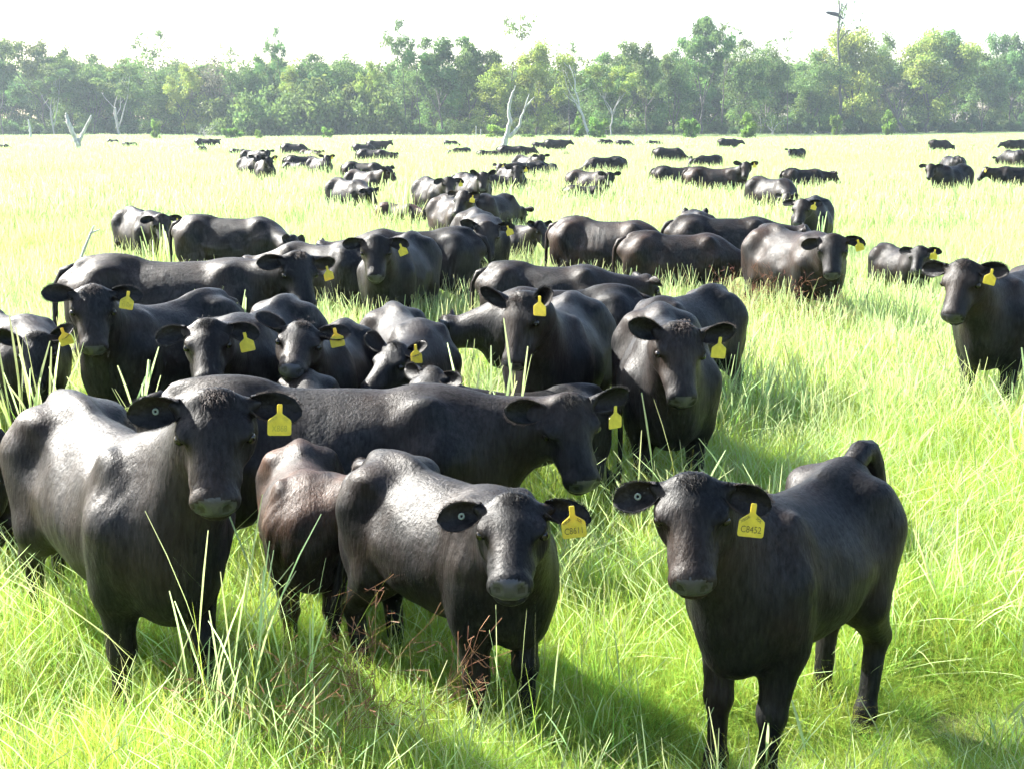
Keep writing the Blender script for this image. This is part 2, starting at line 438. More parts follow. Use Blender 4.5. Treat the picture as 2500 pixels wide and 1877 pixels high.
def smooth_mesh(v, f, n, lam=0.5):
    e = np.concatenate([f[:, [0, 1]], f[:, [1, 2]], f[:, [2, 3]], f[:, [3, 0]]])
    e = np.concatenate([e, e[:, ::-1]])
    N = len(v); deg = np.bincount(e[:, 0], minlength=N)[:, None]
    for _ in range(n):
        a = np.stack([np.bincount(e[:, 0], v[e[:, 1], k], N) for k in range(3)], 1) / np.maximum(deg, 1)
        v = v + lam * (a - v)
    return v

def cow_skin(o, h):
    """returns verts, quads, material index in the animal's own frame (unit scale)"""
    PJ, A = head_frame(o); hp = np.array([PJ + A @ np.array(p) * o["hs"] for p in
        ((.53, .1, -.1), (.53, -.1, -.1), (-.1, .15, .12), (-.1, -.15, .12), (.5, 0, .1), (0.1, 0, -.22))])
    s = o["st"]
    lo = np.minimum(hp.min(0), (-0.99 * s, -0.46, 0.0)) - 2.2 * h
    hi = np.maximum(hp.max(0), (0.82 * s, 0.46, 1.42)) + 2.2 * h
    lo[2] = -2.2 * h
    n = np.ceil((hi - lo) / h).astype(int) + 1
    gx, gy, gz = np.meshgrid(*[np.arange(k, dtype=np.float32) for k in n], indexing='ij')
    P = np.stack([gx, gy, gz], -1).reshape(-1, 3) * np.float32(h) + lo.astype(np.float32)
    V = cow_field(P, o).reshape(n)
    v, f = surface_nets(V, lo, h)
    v = smooth_mesh(v, f, 2, 0.4)
    fc = v[f].mean(1)
    Hc = (fc - PJ) @ A / o["hs"]; Hc[:, 0] /= HL
    mi = np.zeros(len(f), int)
    nose = (Hc[:, 0] > 0.452) & (Hc[:, 2] < 0.026) & (Hc[:, 2] > -0.083) & (np.abs(Hc[:, 1]) < 0.066 * HW) & (np.linalg.norm(Hc, axis=1) < .56)
    mi[nose] = 1
    hole = (((Hc - np.array([0.484, 0, -0.020])) * np.array([1, 0, 1])) ** 2).sum(1) + (np.abs(Hc[:, 1]) - 0.046 * HW) ** 2 < 0.024 ** 2
    mi[hole] = 2
    mi[fc[:, 2] < 0.055] = 3
    return v, f, mi

# ear: a cupped, leaf-shaped shell, root at the origin, u outwards, opening along +z
def ear_shell(nu=12, nv=9):
    U = np.linspace(0, 1, nu)
    w = np.interp(U, [0, .12, .3, .5, .68, .85, .95, 1], [.036, .044, .058, .067, .064, .048, .028, .008])
    ph = np.interp(U, [0, .25, .6, 1], [2.3, 1.5, 0.95, 0.6])
    V = np.linspace(-1, 1, nv)
    inn = np.zeros((nu, nv, 3)); out = inn.copy()
    for i in range(nu):
        r = w[i] / math.sin(min(ph[i], math.pi / 2)); th = V * ph[i]
        inn[i] = np.stack([np.full(nv, U[i] * 0.222), r * np.sin(th), r * (1 - np.cos(th)) - 0.012 + 0.03 * U[i] ** 2], 1)
        k = 0.010 * (1 - 0.6 * U[i]) * (1 - 0.75 * V ** 2)
        out[i] = inn[i] + np.stack([np.zeros(nv), np.sin(th) * k, -np.cos(th) * k - .0015], 1)
    verts = np.concatenate([inn.reshape(-1, 3), out.reshape(-1, 3)])
    n = nu * nv; F = []; MI = []
    for i in range(nu - 1):
        for j in range(nv - 1):
            a = i * nv + j
            F.append((a, a + nv, a + nv + 1, a + 1)); MI.append(0)
            F.append((n + a, n + a + 1, n + a + nv + 1, n + a + nv)); MI.append(0)
        for a, fl in ((i * nv, 0), (i * nv + nv - 1, 1)):
            qd = (a, n + a, n + a + nv, a + nv); F.append(qd[::-1] if fl else qd); MI.append(0)
    for j in range(nv - 1):
        a = (nu - 1) * nv + j; F.append((a, n + a, n + a + 1, a + 1)); MI.append(0)
    return verts, np.array(F)
EAR_V, EAR_F = ear_shell()
EAR_ME = [new_mesh("ear", EAR_V, EAR_F, c) for c in M_COAT]

def strands(roots, dirs, length, width, bend, rs, segs=1):
    """thin tapering hairs; roots, dirs (n,3)"""
    n = len(roots); L = length * (0.6 + 0.8 * rs.random(n))[:, None]
    side = np.cross(dirs, rs.normal(size=(n, 3))); side /= np.linalg.norm(side, axis=1, keepdims=True) + 1e-9
    b = bend + 0.25 * rs.normal(size=(n, 3)) * np.linalg.norm(dirs, axis=1, keepdims=True)
    p0 = roots - side * width / 2; p1 = roots + side * width / 2
    mid = roots + dirs * L * 0.55; tip = roots + dirs * L + b * L * 0.45
    v = np.stack([p0, p1, mid + side * width * .3, mid - side * width * .3, tip], 1).reshape(-1, 3)
    k = np.arange(n)[:, None] * 5
    tris = np.concatenate([k + np.array([[0, 1, 2]]), k + np.array([[0, 2, 3]]), k + np.array([[3, 2, 4]])], 1).reshape(-1, 3)
    return v, tris
def ear_hair(n, rs, length):
    u = rs.random(n) * 0.93 + 0.06; sgn = np.where(rs.random(n) < .5, -1, 1)
    w = np.interp(u, [0, .12, .3, .5, .68, .85, .95, 1], [.036, .044, .058, .067, .064, .048, .028, .008])
    ph = np.interp(u, [0, .25, .6, 1], [2.3, 1.5, 0.95, 0.6]); r = w / np.sin(np.minimum(ph, math.pi / 2))
    root = np.stack([u * .222, sgn * r * np.sin(ph), r * (1 - np.cos(ph)) - .012 + .03 * u ** 2], 1)
    d = np.stack([0.35 + .5 * u ** 3, sgn * (1 - 0.5 * u ** 4), 0.25 * rs.normal(size=n)], 1); d += 0.35 * rs.normal(size=(n, 3))
    d /= np.linalg.norm(d, axis=1, keepdims=True)
    return strands(root, d, length, 0.0012, np.array([0.4, 0, -0.3]), rs)
_v, _f = ear_hair(900, rng, 0.013)
EARHAIR_ME = [new_mesh("ear_hair", _v, _f, m) for m in (M_HAIR, M_HAIRB)]
def ball(name, r, mat, nu=12, nv=8, sc=(1, 1, 1)):
    v = [(0, 0, r * sc[2])]
    for i in range(1, nv):
        for k in range(nu):
            a, b_ = math.pi * i / nv, 2 * math.pi * k / nu
            v.append((r * sc[0] * math.sin(a) * math.cos(b_), r * sc[1] * math.sin(a) * math.sin(b_), r * sc[2] * math.cos(a)))
    v.append((0, 0, -r * sc[2])); f = [(0, 1 + k, 1 + (k + 1) % nu) for k in range(nu)]
    for i in range(nv - 2):
        for k in range(nu): f.append((1 + i * nu + k, 1 + (i + 1) * nu + k, 1 + (i + 1) * nu + (k + 1) % nu, 1 + i * nu + (k + 1) % nu))
    e = len(v) - 1; f += [(e, 1 + (nv - 2) * nu + (k + 1) % nu, 1 + (nv - 2) * nu + k) for k in range(nu)]
    return new_mesh(name, v, f, mat)
EYE_ME = ball("eye", 0.025, M_EYE)

# ear tag: a long neck flaring into a square yellow panel
def tag_mesh():
    half = [(0.008, 0.0), (0.0105, -0.004), (0.0105, -0.036), (0.014, -0.041), (0.040, -0.060), (0.0455, -0.066), (0.047, -0.074), (0.0475, -0.118), (0.045, -0.124), (0.040, -0.127)]
    out = half + [(-x, y) for x, y in half[::-1]]
    n = len(out); T = 0.0016; e = 0.0012
    v = [(x, y, T) for x, y in out] + [(x, y, -T) for x, y in out]
    inner = [(x * 0.94, -0.065 + (y + 0.065) * 0.97, T + e) for x, y in out]
    v += inner
    f = [tuple(range(2 * n, 3 * n))[::-1], tuple(range(n, 2 * n))]
    for k in range(n):
        j = (k + 1) % n
        f.append((k, j, n + j, n + k)[::-1]); f.append((k, 2 * n + k, 2 * n + j, j)[::-1])
    me = new_mesh("ear_tag", v, f, M_TAG, smooth=False)
    return me
TAG_ME = tag_mesh()
def text_mesh(s, size, mat, shear=0.0, xs=1.0):
    cu = bpy.data.curves.new("lettering", 'FONT'); cu.body = s; cu.size = size; cu.align_x = 'CENTER'; cu.align_y = 'CENTER'; cu.shear = shear
    cu.extrude = 0.0004; cu.resolution_u = 3
    ob = bpy.data.objects.new("lettering", cu); COL.objects.link(ob)
    dg = bpy.context.evaluated_depsgraph_get()
    me = bpy.data.meshes.new_from_object(ob.evaluated_get(dg))
    bpy.data.objects.remove(ob)
    me.materials.clear(); me.materials.append(mat)
    for v in me.vertices: v.co.x *= xs
    return me
LETTER = {}
def letters(s, size, mat, xs):
    k = (s, size, mat.name)
    if k not in LETTER: LETTER[k] = text_mesh(s, size, mat, 0.0, xs)
    return LETTER[k]

def ring_mesh(name, R, r, mat):
    v = []; f = []; n, m = 14, 6
    for i in range(n):
        for k in range(m):
            a, b_ = 2 * math.pi * i / n, 2 * math.pi * k / m
            v.append(((R + r * math.cos(b_)) * math.cos(a), (R + r * math.cos(b_)) * math.sin(a), r * math.sin(b_)))
            f.append((i * m + k, ((i + 1) % n) * m + k, ((i + 1) % n) * m + (k + 1) % m, i * m + (k + 1) % m))
    return new_mesh(name, v, f, mat)
BUTTON_ME = ring_mesh("ear_button", 0.0095, 0.0042, M_BUTTON)

def tail_mesh(o, style, rs, mat):
    b = MB(); s = o["st"]; x0 = -0.83 * s
    if style == 'up':
        pts = [(x0 + .20, 0, 1.27), (x0 + .13, .0, 1.32), (x0 + .06, .0, 1.36), (x0 + .0, .0, 1.355), (x0 - .05, .01, 1.28), (x0 - .07, .03, 1.16), (x0 - .08, .04, 1.0), (x0 - .08, .06, .80), (x0 - .08, .06, .60)]
        rad = [.05, .058, .060, .058, .050, .042, .03, .026, .04]
    else:
        sw = float(rs.normal() * .05)
        pts = [(x0 + .08, 0, 1.24), (x0 - .03, 0, 1.21), (x0 - .085, sw * .2, 1.10), (x0 - .10, sw * .5, .92), (x0 - .10, sw, .68), (x0 - .09, sw * 1.4, .50), (x0 - .08, sw * 1.6, .36), (x0 - .08, sw * 1.6, .22)]
        rad = [.045, .038, .030, .024, .020, .030, .036, .010]
    b.tube(pts, rad, 8)
    return b.mesh("tail", mat)

def mat4(R3, p):
    M = Matrix.Identity(4)
    for i in range(3):
        for j in range(3): M[i][j] = float(R3[i][j])
        M[i][3] = float(p[i])
    return M

ABOUT = 0
def build_cow(row, label, cat, tagtext=None, style='down', coat_i=0, shared=None):
    n, t, x, y, yaw, s, st, an, pn, ah, ph, rl, e, hs = row
    seed = sum(ord(c) * 31 ** i for i, c in enumerate(n)) % 99991
    rs = np.random.default_rng(seed)
    o = dict(t=t, st=st, an=an, pn=pn, ah=ah, ph=ph, rl=rl, hs=hs, fat=FAT.get(n, float(rs.uniform(.95, 1.05))), lean=LEAN.get(n, 0.22), ph1=float(rs.random() * 6), ph2=float(rs.random() * 6),
             legs=LEGS.get(n) or [float(v) for v in rs.normal(size=4) * .06])
    D = math.hypot(x, y)
    h = 0.0135 if D < 8 else 0.021 if D < 13 else 0.028 if D < 26 else 0.040 if D < 62 else 0.058
    root = bpy.data.objects.new("calf" if t == 'k' else "cow", None); COL.objects.link(root)
    root.empty_display_size = 0.2
    root.location = (x, y, float(ground_z(x, y))); root.rotation_euler = (0, 0, R_(yaw)); root.scale = (s, s, s)
    tag(root, label, cat, "black cattle standing and grazing in the long grass")
    if t == 'c' and n in RUST: coat_i = max(coat_i, RUST[n])
    cm = M_COAT[coat_i]
    v, f, mi = cow_skin(o, h)
    body = add("body", new_mesh("body", v, f, mats=[cm, M_NOSE, M_HOLE, M_HOOF], mat_idx=mi), root)
    PJ, A = head_frame(o)
    if D > 100: far = True
    else: far = False
    for sd in (-1, 1):
        er = R_(e + float(rs.normal() * 5))
        b = np.array([0.012, 0.135 * sd, 0.016]); d = np.array([-0.35 * math.sin(er) - 0.05, sd * math.cos(er), 0.94 * math.sin(er)]); d /= np.linalg.norm(d)
        nn = np.array([0.45, 0.12 * sd, 0.80]); nn -= d * (nn @ d); nn /= np.linalg.norm(nn)
        nn = nn + .22 * rs.normal() * np.cross(nn, d); nn /= np.linalg.norm(nn); w = np.cross(nn, d)
        R3 = A @ np.stack([d, w, nn], 1) * hs
        pos = PJ + A @ b * hs
        eo = add("ear", EAR_ME[coat_i], root, mat=mat4(R3, pos))
        if D < 14:
            add("ear_hair", EARHAIR_ME[1 if rs.random() < .5 else 0], eo)
        if sd == 1 and tagtext is not None and D < 62:
            wu = np.array([0, 0, 1.]); nw = A @ (np.array([0.8, 0.1 * sd, .6])); nw[2] = 0; nw /= np.linalg.norm(nw)
            tl = R_(float(rs.normal() * 10)); rt = np.cross(wu, nw)
            up = wu * math.cos(tl) + rt * math.sin(tl); rt = np.cross(up, nw)
            dn_ = A @ w * sd
            tp = PJ + A @ (b + d * (0.108 if e < 15 else 0.15) + nn * (0.105 if D < 8 else 0.08)) * hs
            if tagtext == 'side': nw = A @ np.array([0.6, .35, .7]); nw[2] = 0; nw /= np.linalg.norm(nw); rt = np.cross(wu, nw); up = wu
            ks = 1.0 / s * (0.98 if D < 8 else 1.0)
            to = add("ear_tag", TAG_ME, root, mat=mat4(np.stack([rt, up, nw], 1) * ks, tp))
            if tagtext not in ('', 'side'):
                num, ink = tagtext
                add("tag_number", letters(num, 0.036, ink, 0.78), to, mat=Matrix.Translation((0, -0.099, 0.0032)))
                up_ink = M_INKB if ink is M_INK else M_INKF
                add("tag_name", letters("XBGR", 0.0145, up_ink, 1.0), to, mat=Matrix.Translation((-0.0245, -0.0605, 0.0032)) @ Matrix.Rotation(R_(36), 4, 'Z'))
                add("tag_name", letters("SOL", 0.0145, up_ink, 1.0), to, mat=Matrix.Translation((0.0245, -0.0605, 0.0032)) @ Matrix.Rotation(R_(-40), 4, 'Z'))
        if sd == -1 and n in ('c01', 'c05', 'c06'):
            add("ear_button", BUTTON_ME, root, mat=mat4(A @ np.stack([d, w, nn], 1) / s, PJ + A @ (b + d * 0.105 + nn * 0.012) * hs))
        if D < 62:
            add("eye", EYE_ME, root, mat=mat4(A * hs, PJ + A @ np.array([0.158 * HL, 0.113 * HW * sd, 0.002]) * hs))
    add("tail", tail_mesh(o, style, rs, cm), root)
    if D < 13:
        # tuft on the poll and a fuzz of coat hair that catches the light along the outline
        k = 260; ab = rs.normal(size=(k, 3)) * np.array([.022, .030, .012]) + np.array([.0, 0, .088])
        dd = np.stack([0.55 + .2 * rs.normal(size=k), .4 * rs.normal(size=k), .8 + .1 * rs.normal(size=k)], 1); dd /= np.linalg.norm(dd, axis=1, keepdims=True)
        vv, ff = strands((ab * hs) @ A.T + PJ, dd @ A.T, .040, .0024, A @ np.array([.8, 0, -.5]), rs)
        add("poll_hair", new_mesh("poll_hair", vv, ff, M_HAIRB if rs.random() < .5 else M_HAIR), root)["kind"] = "stuff"
        fn = np.cross(v[f[:, 2]] - v[f[:, 0]], v[f[:, 3]] - v[f[:, 1]]); ar = np.linalg.norm(fn, axis=1); fn /= ar[:, None] + 1e-12
        ok = (mi == 0)
        cnt = 28000 if D < 8 else 5500
        pk = rs.choice(len(f), cnt, p=ar * ok / (ar * ok).sum())
        wt = rs.dirichlet(np.ones(4), cnt); rp = (v[f[pk]] * wt[:, :, None]).sum(1)
        flow = np.array([-0.75, 0, -0.55]); nrm = fn[pk]
        fl = flow - nrm * (nrm @ flow)[:, None]
        d = nrm * 0.24 + fl + rs.normal(size=(cnt, 3)) * .10; d /= np.linalg.norm(d, axis=1, keepdims=True)
        vv, ff = strands(rp - nrm * .001, d,   .014, .0009 if D < 8 else .0015, fl * .6 - nrm * .2, rs)
        ho = add("coat_hair", new_mesh("coat_hair", vv, ff, M_HAIRB if coat_i == 2 else M_HAIR), root)
        ho["kind"] = "stuff"
    return root
COWS = [
    (('c06', 'k', 1.132, 5.382, -131.4, 0.899, 0.805, -5, 45, 35, -46, 4, -28, 0.93), 'black calf standing alone on trampled grass with yellow tag reading C8452, tail raised', 'calf'),
    (('c05', 'k', -0.271, 5.781, -49.0, 0.852, 0.906, -42, 30, -44, -29, 1, -9, 0.98), 'black calf looking straight at us with yellow tag reading C8611', 'calf'),
    (('c01', 'c', -1.781, 6.075, -54.8, 0.983, 1.139, 18, 52, -27, -49, 0, -12, 0.97), 'large black cow facing the camera beside the seeding grass clump, number X868 on its tag', 'cow'),
    (('c04', 'k', -1.026, 6.677, -78.1, 0.733, 0.87, 76, 26, 108, -42, 0, 0, 1.08), 'reddish black calf squeezed between the big X868 cow and the calf tagged C8611', 'calf'),
    (('c02', 'k', -3.33, 7.493, 178, 0.72, 1.0, 0, 5, 0, -50, 0, 0, 1.08), 'black calf cut off by the picture edge behind the big cow tagged X868', 'calf'),
    (('c03', 'c', -0.962, 7.527, -3.2, 1.057, 1.206, -4, 12, -62, -55, 8, 11, 0.97), 'long black cow standing side on in deep shade behind the two front calves', 'cow'),
    (('c12', 'k', -1.27, 8.526, -80.8, 0.757, 1.059, 4, -30, 10, -52, 0, 0, 1.08), "calf showing only its smooth round rump above the long cow's back", 'calf'),
    (('c10', 'k', 0.07, 8.604, 192.1, 0.721, 0.949, 24, 52, 29, -33, -1, 0, 1.08), "curly headed calf showing only its poll above the long cow's shoulder", 'calf'),
    (('c07', 'c', 1.028, 9.213, -91.4, 1.001, 0.992, -2, 29, 7, -56, -9, 12, 0.97), "black cow facing us head on behind the long cow's face, one ear pricked up", 'cow'),
    (('c11', 'k', -1.297, 9.903, -96.0, 0.854, 0.95, -5, 42, 5, -22, -10, 14, 1.08), "young black cow with curly forehead and tagged ear between its neighbours' bodies", 'cow'),
    (('c08', 'c', 0.345, 9.909, -101.8, 1.0, 0.988, -9, 41, -24, -64, 8, 22, 0.97), 'black cow with both ears raised like horns and a square yellow tag', 'cow'),
    (('c13', 'c', -1.829, 9.979, -102.1, 0.977, 1.009, 8, 21, 22, -40, 5, -13, 0.97), "black cow with fuzzy drooping ears and pointed poll looking over the long cow's hips", 'cow'),
    (('c09', 'c', -0.781, 10.422, -72.0, 0.897, 0.994, -37, 4, -58, -31, -3, 30, 0.97), "black cow with sunlit spine, head lowered and turned aside above the long cow's back", 'cow'),
    (('c15', 'c', -2.642, 10.429, -119.9, 0.975, 0.97, 30, 42, 45, -53, -2, -6, 0.97), 'black cow with white haired poll looking at us, tag number Y1608', 'cow'),
    (('c16', 'c', -3.888, 10.579, -41.2, 0.893, 0.98, -31, 10, -45, -51, 3, 25, 0.97), 'black cow with lowered head behind tall seeding stems at the picture edge', 'cow'),
    (('cC', 'c', 1.41, 11.396, 230.5, 0.927, 0.945, -15, -15, -33, -55, 0, 0, 0.97), "dark cow's broad rump rising behind the cow with one pricked ear", 'cow'),
    (('cB', 'c', 0.423, 11.865, 178.1, 0.918, 0.955, -7, -16, -7, -54, 0, 0, 0.97), 'pale backed cow turned away with tail head lit, behind the cow with both ears raised', 'cow'),
    (('c37', 'c', 4.319, 11.882, -131.3, 1.035, 0.997, -2, 33, 3, -52, 2, -6, 0.97), 'black cow entering the picture edge, blue shaded face turned to the camera', 'cow'),
    (('c18', 'c', -2.981, 12.397, -1.7, 1.068, 1.136, -31, 25, -59, -54, -3, -12, 0.97), 'long black cow standing broadside with its tail hanging, under the bare grey stick', 'cow'),
    (('cA', 'c', 0.404, 13.95, -10.6, 0.912, 0.969, 32, 1, 33, -49, -1, 0, 0.97), 'smooth dark cow lying long and low behind the pale rumped cow, head lowered away', 'cow'),
    (('c19', 'c', -1.267, 15.593, -102.7, 1.013, 0.998, 9, 28, 17, -51, 1, -13, 0.97), 'black cow facing us with lit face and tag, in front of the dark broadside cows', 'cow'),
    (('c44', 'c', -2.269, 16.374, 153.2, 0.921, 0.931, 13, -7, 26, -60, 0, 0, 0.97), 'black cow grazing with lowered neck behind the broadside cow with the hanging tail', 'cow'),
    (('c28', 'c', 3.343, 16.422, -66.0, 1.037, 0.985, -28, 18, -36, -51, 1, -22, 0.97), 'brown tinged black cow standing clear of the herd facing us above rusty grass', 'cow'),
    (('c20', 'c', -1.197, 16.905, 180.5, 1.006, 0.994, 0, 0, 0, -52, 0, 0, 0.97), 'black cow whose rounded rump shows just beyond the cow staring beside the white faced calf', 'cow'),
    (('c21', 'k', -1.817, 17.461, -4.9, 0.811, 1.0, 1, -9, 3, -27, 1, 0, 1.08), 'calf with sunlit muzzle nosing the grass below a dark rounded rump', 'calf'),
    (('c26', 'c', 2.145, 17.8, -4.0, 0.921, 0.984, 0, -20, 0, -55, 0, 0, 0.97), 'brownish black cow seen side on with speckled rump, grazing in the middle of the herd', 'cow'),
    (('c25', 'c', 1.311, 18.763, -25.9, 1.002, 0.996, 6, -25, 13, -55, 0, 0, 0.97), 'thin black cow with ribs showing, grazing next to the small calf with pricked ears', 'cow'),
    (('c36', 'k', 5.251, 18.784, -69.7, 0.727, 0.976, -35, 28, -49, -46, 3, -16, 1.08), 'fluffy black calf alone in bright grass with its ears turned outwards', 'calf'),
    (('c22', 'c', -0.433, 19.119, -80.7, 1.055, 1.002, -8, 11, -5, -54, -5, 5, 0.97), 'black cow with pinkish sunlit back facing us, one ear out over the bright grass', 'cow'),
    (('c43', 'c', -3.933, 19.766, -5.5, 0.981, 1.032, -47, -10, -23, -56, -11, 5, 0.97), 'large glossy cow grazing with its back sloping down to two ear tips', 'cow'),
    (('c27', 'c', 3.072, 19.996, -1.1, 0.969, 1.039, -6, 2, -6, -45, 0, 0, 0.97), 'black cow with hollow flank walking past behind the speckled rump cow', 'cow'),
    (('c29', 'c', 2.851, 21.7, 87.9, 0.951, 1.0, -8, 1, -10, -52, 0, 72, 0.97), "cow facing away of which only two upright ears show above another cow's back", 'cow'),
    (('c24', 'k', -0.087, 21.941, -49.9, 0.778, 1.0, 3, 33, 7, -51, -1, 6, 1.08), 'small calf with pricked ears peering over the grass beside a ribbed grazing cow', 'calf'),
    (('c42', 'c', -5.9, 22.311, -54.8, 0.94, 0.994, -8, 13, -12, -49, 1, -14, 0.97), 'grey flanked cow behind upright grass stems with tag showing, beside a large lit flank', 'cow'),
    (('c30', 'c', 5.226, 24.352, -107.3, 0.989, 0.999, -9, 20, -11, -50, 0, -2, 0.97), 'black cow with green tag chewing beside a grazing grey backed cow', 'cow'),
    (('c49', 'c', -1.024, 24.943, -65.8, 0.985, 0.993, -27, 35, -55, -49, 0, -4, 0.97), 'tan shouldered cow with yellow tag watching us behind a pointed pink back', 'cow'),
    (('c50', 'c', -0.321, 27.785, 60, 0.92, 1.0, 0, -20, 0, -60, 0, 0, 0.97), 'dark pointed rump beside the tan shouldered cow', 'cow'),
    (('c48', 'k', -2.388, 29.797, -25.7, 0.696, 0.961, -11, 2, 0, -51, 0, 0, 1.08), 'brown calf lying low behind long green stems', 'calf'),
    (('c51', 'c', -1.78, 32.127, -65.3, 1.022, 1.0, -8, 24, -17, -48, 0, -19, 0.97), 'pale chested cow with flat ears looking at us behind the tan shouldered cow', 'cow'),
    (('c45', 'c', -3.915, 33.777, -48.1, 0.963, 0.986, -16, -3, 4, -49, 1, 0, 0.97), 'glossy round hipped black cow grazing in a gap of bright grass', 'cow'),
    (('c31', 'c', 6.277, 33.851, -56.0, 0.983, 0.987, -47, -21, -79, -57, -2, 0, 0.97), 'grey backed cow with its neck stretched down to graze', 'cow'),
    (('c52', 'c', -0.957, 34.775, -70, 1.0, 1.0, -10, 30, -25, -50, 0, 30, 0.97), 'cow with one pricked ear peeping out behind the pale chested cow', 'cow'),
    (('c59', 'k', 1.998, 38.082, -8, 0.7, 1.0, 0, -15, 0, -60, 0, 0, 1.08), 'low dark calf half covered by green grass in front of the thin cow', 'calf'),
    (('c53', 'c', -0.949, 40.069, -12, 0.9, 1.0, -5, 5, -10, -45, 0, 0, 0.97), 'grey black cow side on between two tagged heads in the middle distance', 'cow'),
    (('c33', 'c', 5.756, 39.595, -15.3, 1.029, 1.029, -54, 37, -89, -52, 1, 14, 0.97), 'black cow side on with head up and both ears spread against the pale grass', 'cow'),
    (('c46', 'c', -4.125, 39.642, -41.7, 0.965, 0.971, -8, 34, 13, -43, 1, 0, 0.97), 'pale flanked cow lifting its dark head above the round hipped grazer', 'cow'),
    (('c58', 'c', 2.227, 40.006, -36.5, 0.951, 0.962, -44, 15, -54, -52, 1, 2, 0.97), 'thin cow with ears spread standing over a low grass covered calf', 'cow'),
    (('c54', 'c', -0.01, 40.461, -77.5, 1.021, 1.0, -9, 24, -17, -53, -2, -7, 0.97), 'grey maned cow facing us in front of the white forked dead tree', 'cow'),
    (('c38', 'c', 13.164, 42.127, -142.1, 1.027, 1.013, 3, 22, 28, -50, -1, -4, 0.97), 'black cow with tan ears standing in open grass in front of a rounded rump', 'cow'),
    (('c54b', 'k', 0.753, 43.089, -10, 0.68, 1.0, 0, -10, 0, -55, 0, 0, 1.08), 'dark calf tucked against the flank of the grey maned cow', 'calf'),
    (('c32', 'c', 9.074, 43.654, 9.3, 0.908, 0.947, 7, 5, -3, -49, 0, 0, 0.97), 'black cow side on with its head low in the grass, behind the grey backed grazer', 'cow'),
    (('c35', 'c', 5.179, 43.975, 0, 0.95, 1.0, 0, -30, 0, -60, 0, 0, 0.97), "cow nearly hidden in grass behind the calf at the side on cow's rump", 'cow'),
    (('c40', 'c', 15.834, 44.088, 180.9, 0.952, 0.98, 2, 14, -3, -50, 0, 0, 0.97), 'black cow side on at the picture edge with a pale tag on its ear', 'cow'),
    (('c34', 'k', 5.157, 46.482, -15.2, 0.645, 0.966, -14, 19, -9, -51, 1, 0, 1.08), 'calf standing close against the rump of the side on cow with spread ears', 'calf'),
    (('c47', 'c', -5.122, 48.877, -15, 0.95, 1.0, 0, -25, 0, -60, 0, 0, 0.97), 'grey white back of a cow grazing behind the cow with lifted head', 'cow'),
    (('c68', 'c', -8.565, 48.893, -74.4, 0.99, 0.997, 2, 34, 20, -50, 3, 10, 0.97), 'dark faced cow with white sunlit side in front of the clustered group', 'cow'),
    (('c55', 'c', 0.498, 49.291, 196, 0.95, 1.0, 20, 10, 35, -45, 0, 0, 0.97), 'black cow looking aside with pale ear tag, behind the grey maned cow', 'cow'),
    (('c57', 'k', 1.364, 52.18, 70, 0.85, 1.0, 0, -30, 0, -60, 0, 0, 1.08), "rounded rump of a calf in the grass beside the dead tree's cow", 'calf'),
    (('c67', 'c', -9.776, 52.694, -56.4, 0.999, 0.996, -17, 28, -29, -51, -1, 11, 0.97), 'pale flanked cow at the left end of the clustered group in the field', 'cow'),
    (('c60', 'c', 3.506, 53.86, 192, 1.0, 1.0, 0, -35, 0, -60, 0, 0, 0.97), 'cow striped with green grass blades, head down, alone in the field', 'cow'),
    (('c72', 'c', -7.389, 54.227, -55.1, 0.967, 0.993, -23, 31, -41, -52, 1, 7, 0.97), 'cow standing just clear of the clustered group with both ears spread', 'cow'),
    (('c39', 'c', 17.214, 55.135, 95, 1.0, 1.0, 0, -30, 0, -60, 0, 0, 0.97), 'rounded rump of a grazing cow just behind the cow with tan ears', 'cow'),
    (('c56', 'c', 0.612, 55.626, -55, 1.0, 1.0, -10, 25, -30, -50, 0, 0, 0.97), 'cow at the foot of the white forked dead tree with ears spread', 'cow'),
    (('c71', 'k', -8.999, 58.685, -25, 0.74, 1.0, 20, 5, 20, -40, 0, 0, 1.08), 'pale green grey calf with dark head at the edge of the clustered group', 'calf'),
    (('c70', 'c', -8.84, 59.598, 15, 0.93, 1.0, -30, -20, -40, -60, 0, 0, 0.97), 'dark rounded back bent to graze inside the clustered group', 'cow'),
    (('c62', 'k', 9.139, 65.706, 205, 0.85, 1.0, 0, -5, 0, -45, 0, 0, 1.08), 'calf with rump raised and head down beyond the side on cow with spread ears', 'calf'),
    (('c41', 'c', 24.041, 67.673, 110, 1.0, 1.0, 0, -20, 0, -60, 0, 0, 0.97), 'dark rump of a grazing cow at the picture edge above the side on cow', 'cow'),
    (('c69', 'c', -12.479, 68.399, -30, 0.98, 1.0, -25, 20, -50, -50, 0, 0, 0.97), 'cow with raised head at the back of the clustered group', 'cow'),
    (('c75', 'c', -6.79, 69.223, -12, 1.0, 1.0, -10, 0, -20, -45, 0, 0, 0.97), 'dark cow side on with two ears up in pale grass beyond the lifted dark head', 'cow'),
    (('c61', 'c', 8.268, 73.978, -3, 1.0, 1.0, -40, -35, -60, -60, 0, 0, 0.97), 'square black cow seen side on with no head showing in the far grass', 'cow'),
    (('c85', 'c', 0.061, 78.19, -3, 1.03, 1.0, 0, 8, -10, -38, 0, 0, 0.97), 'dark cow side on passing behind the white forked dead tree', 'cow'),
    (('c74', 'k', -11.478, 79.932, -35, 0.82, 1.0, -10, 15, -30, -45, 0, 0, 1.08), 'reddish calf with lifted head just beyond the cow standing clear of the cluster', 'calf'),
    (('c84', 'k', -1.325, 80.376, 0, 0.8, 1.0, 0, -30, 0, -60, 0, 0, 1.08), 'low dark calf grazing next to the cow behind the forked dead tree', 'calf'),
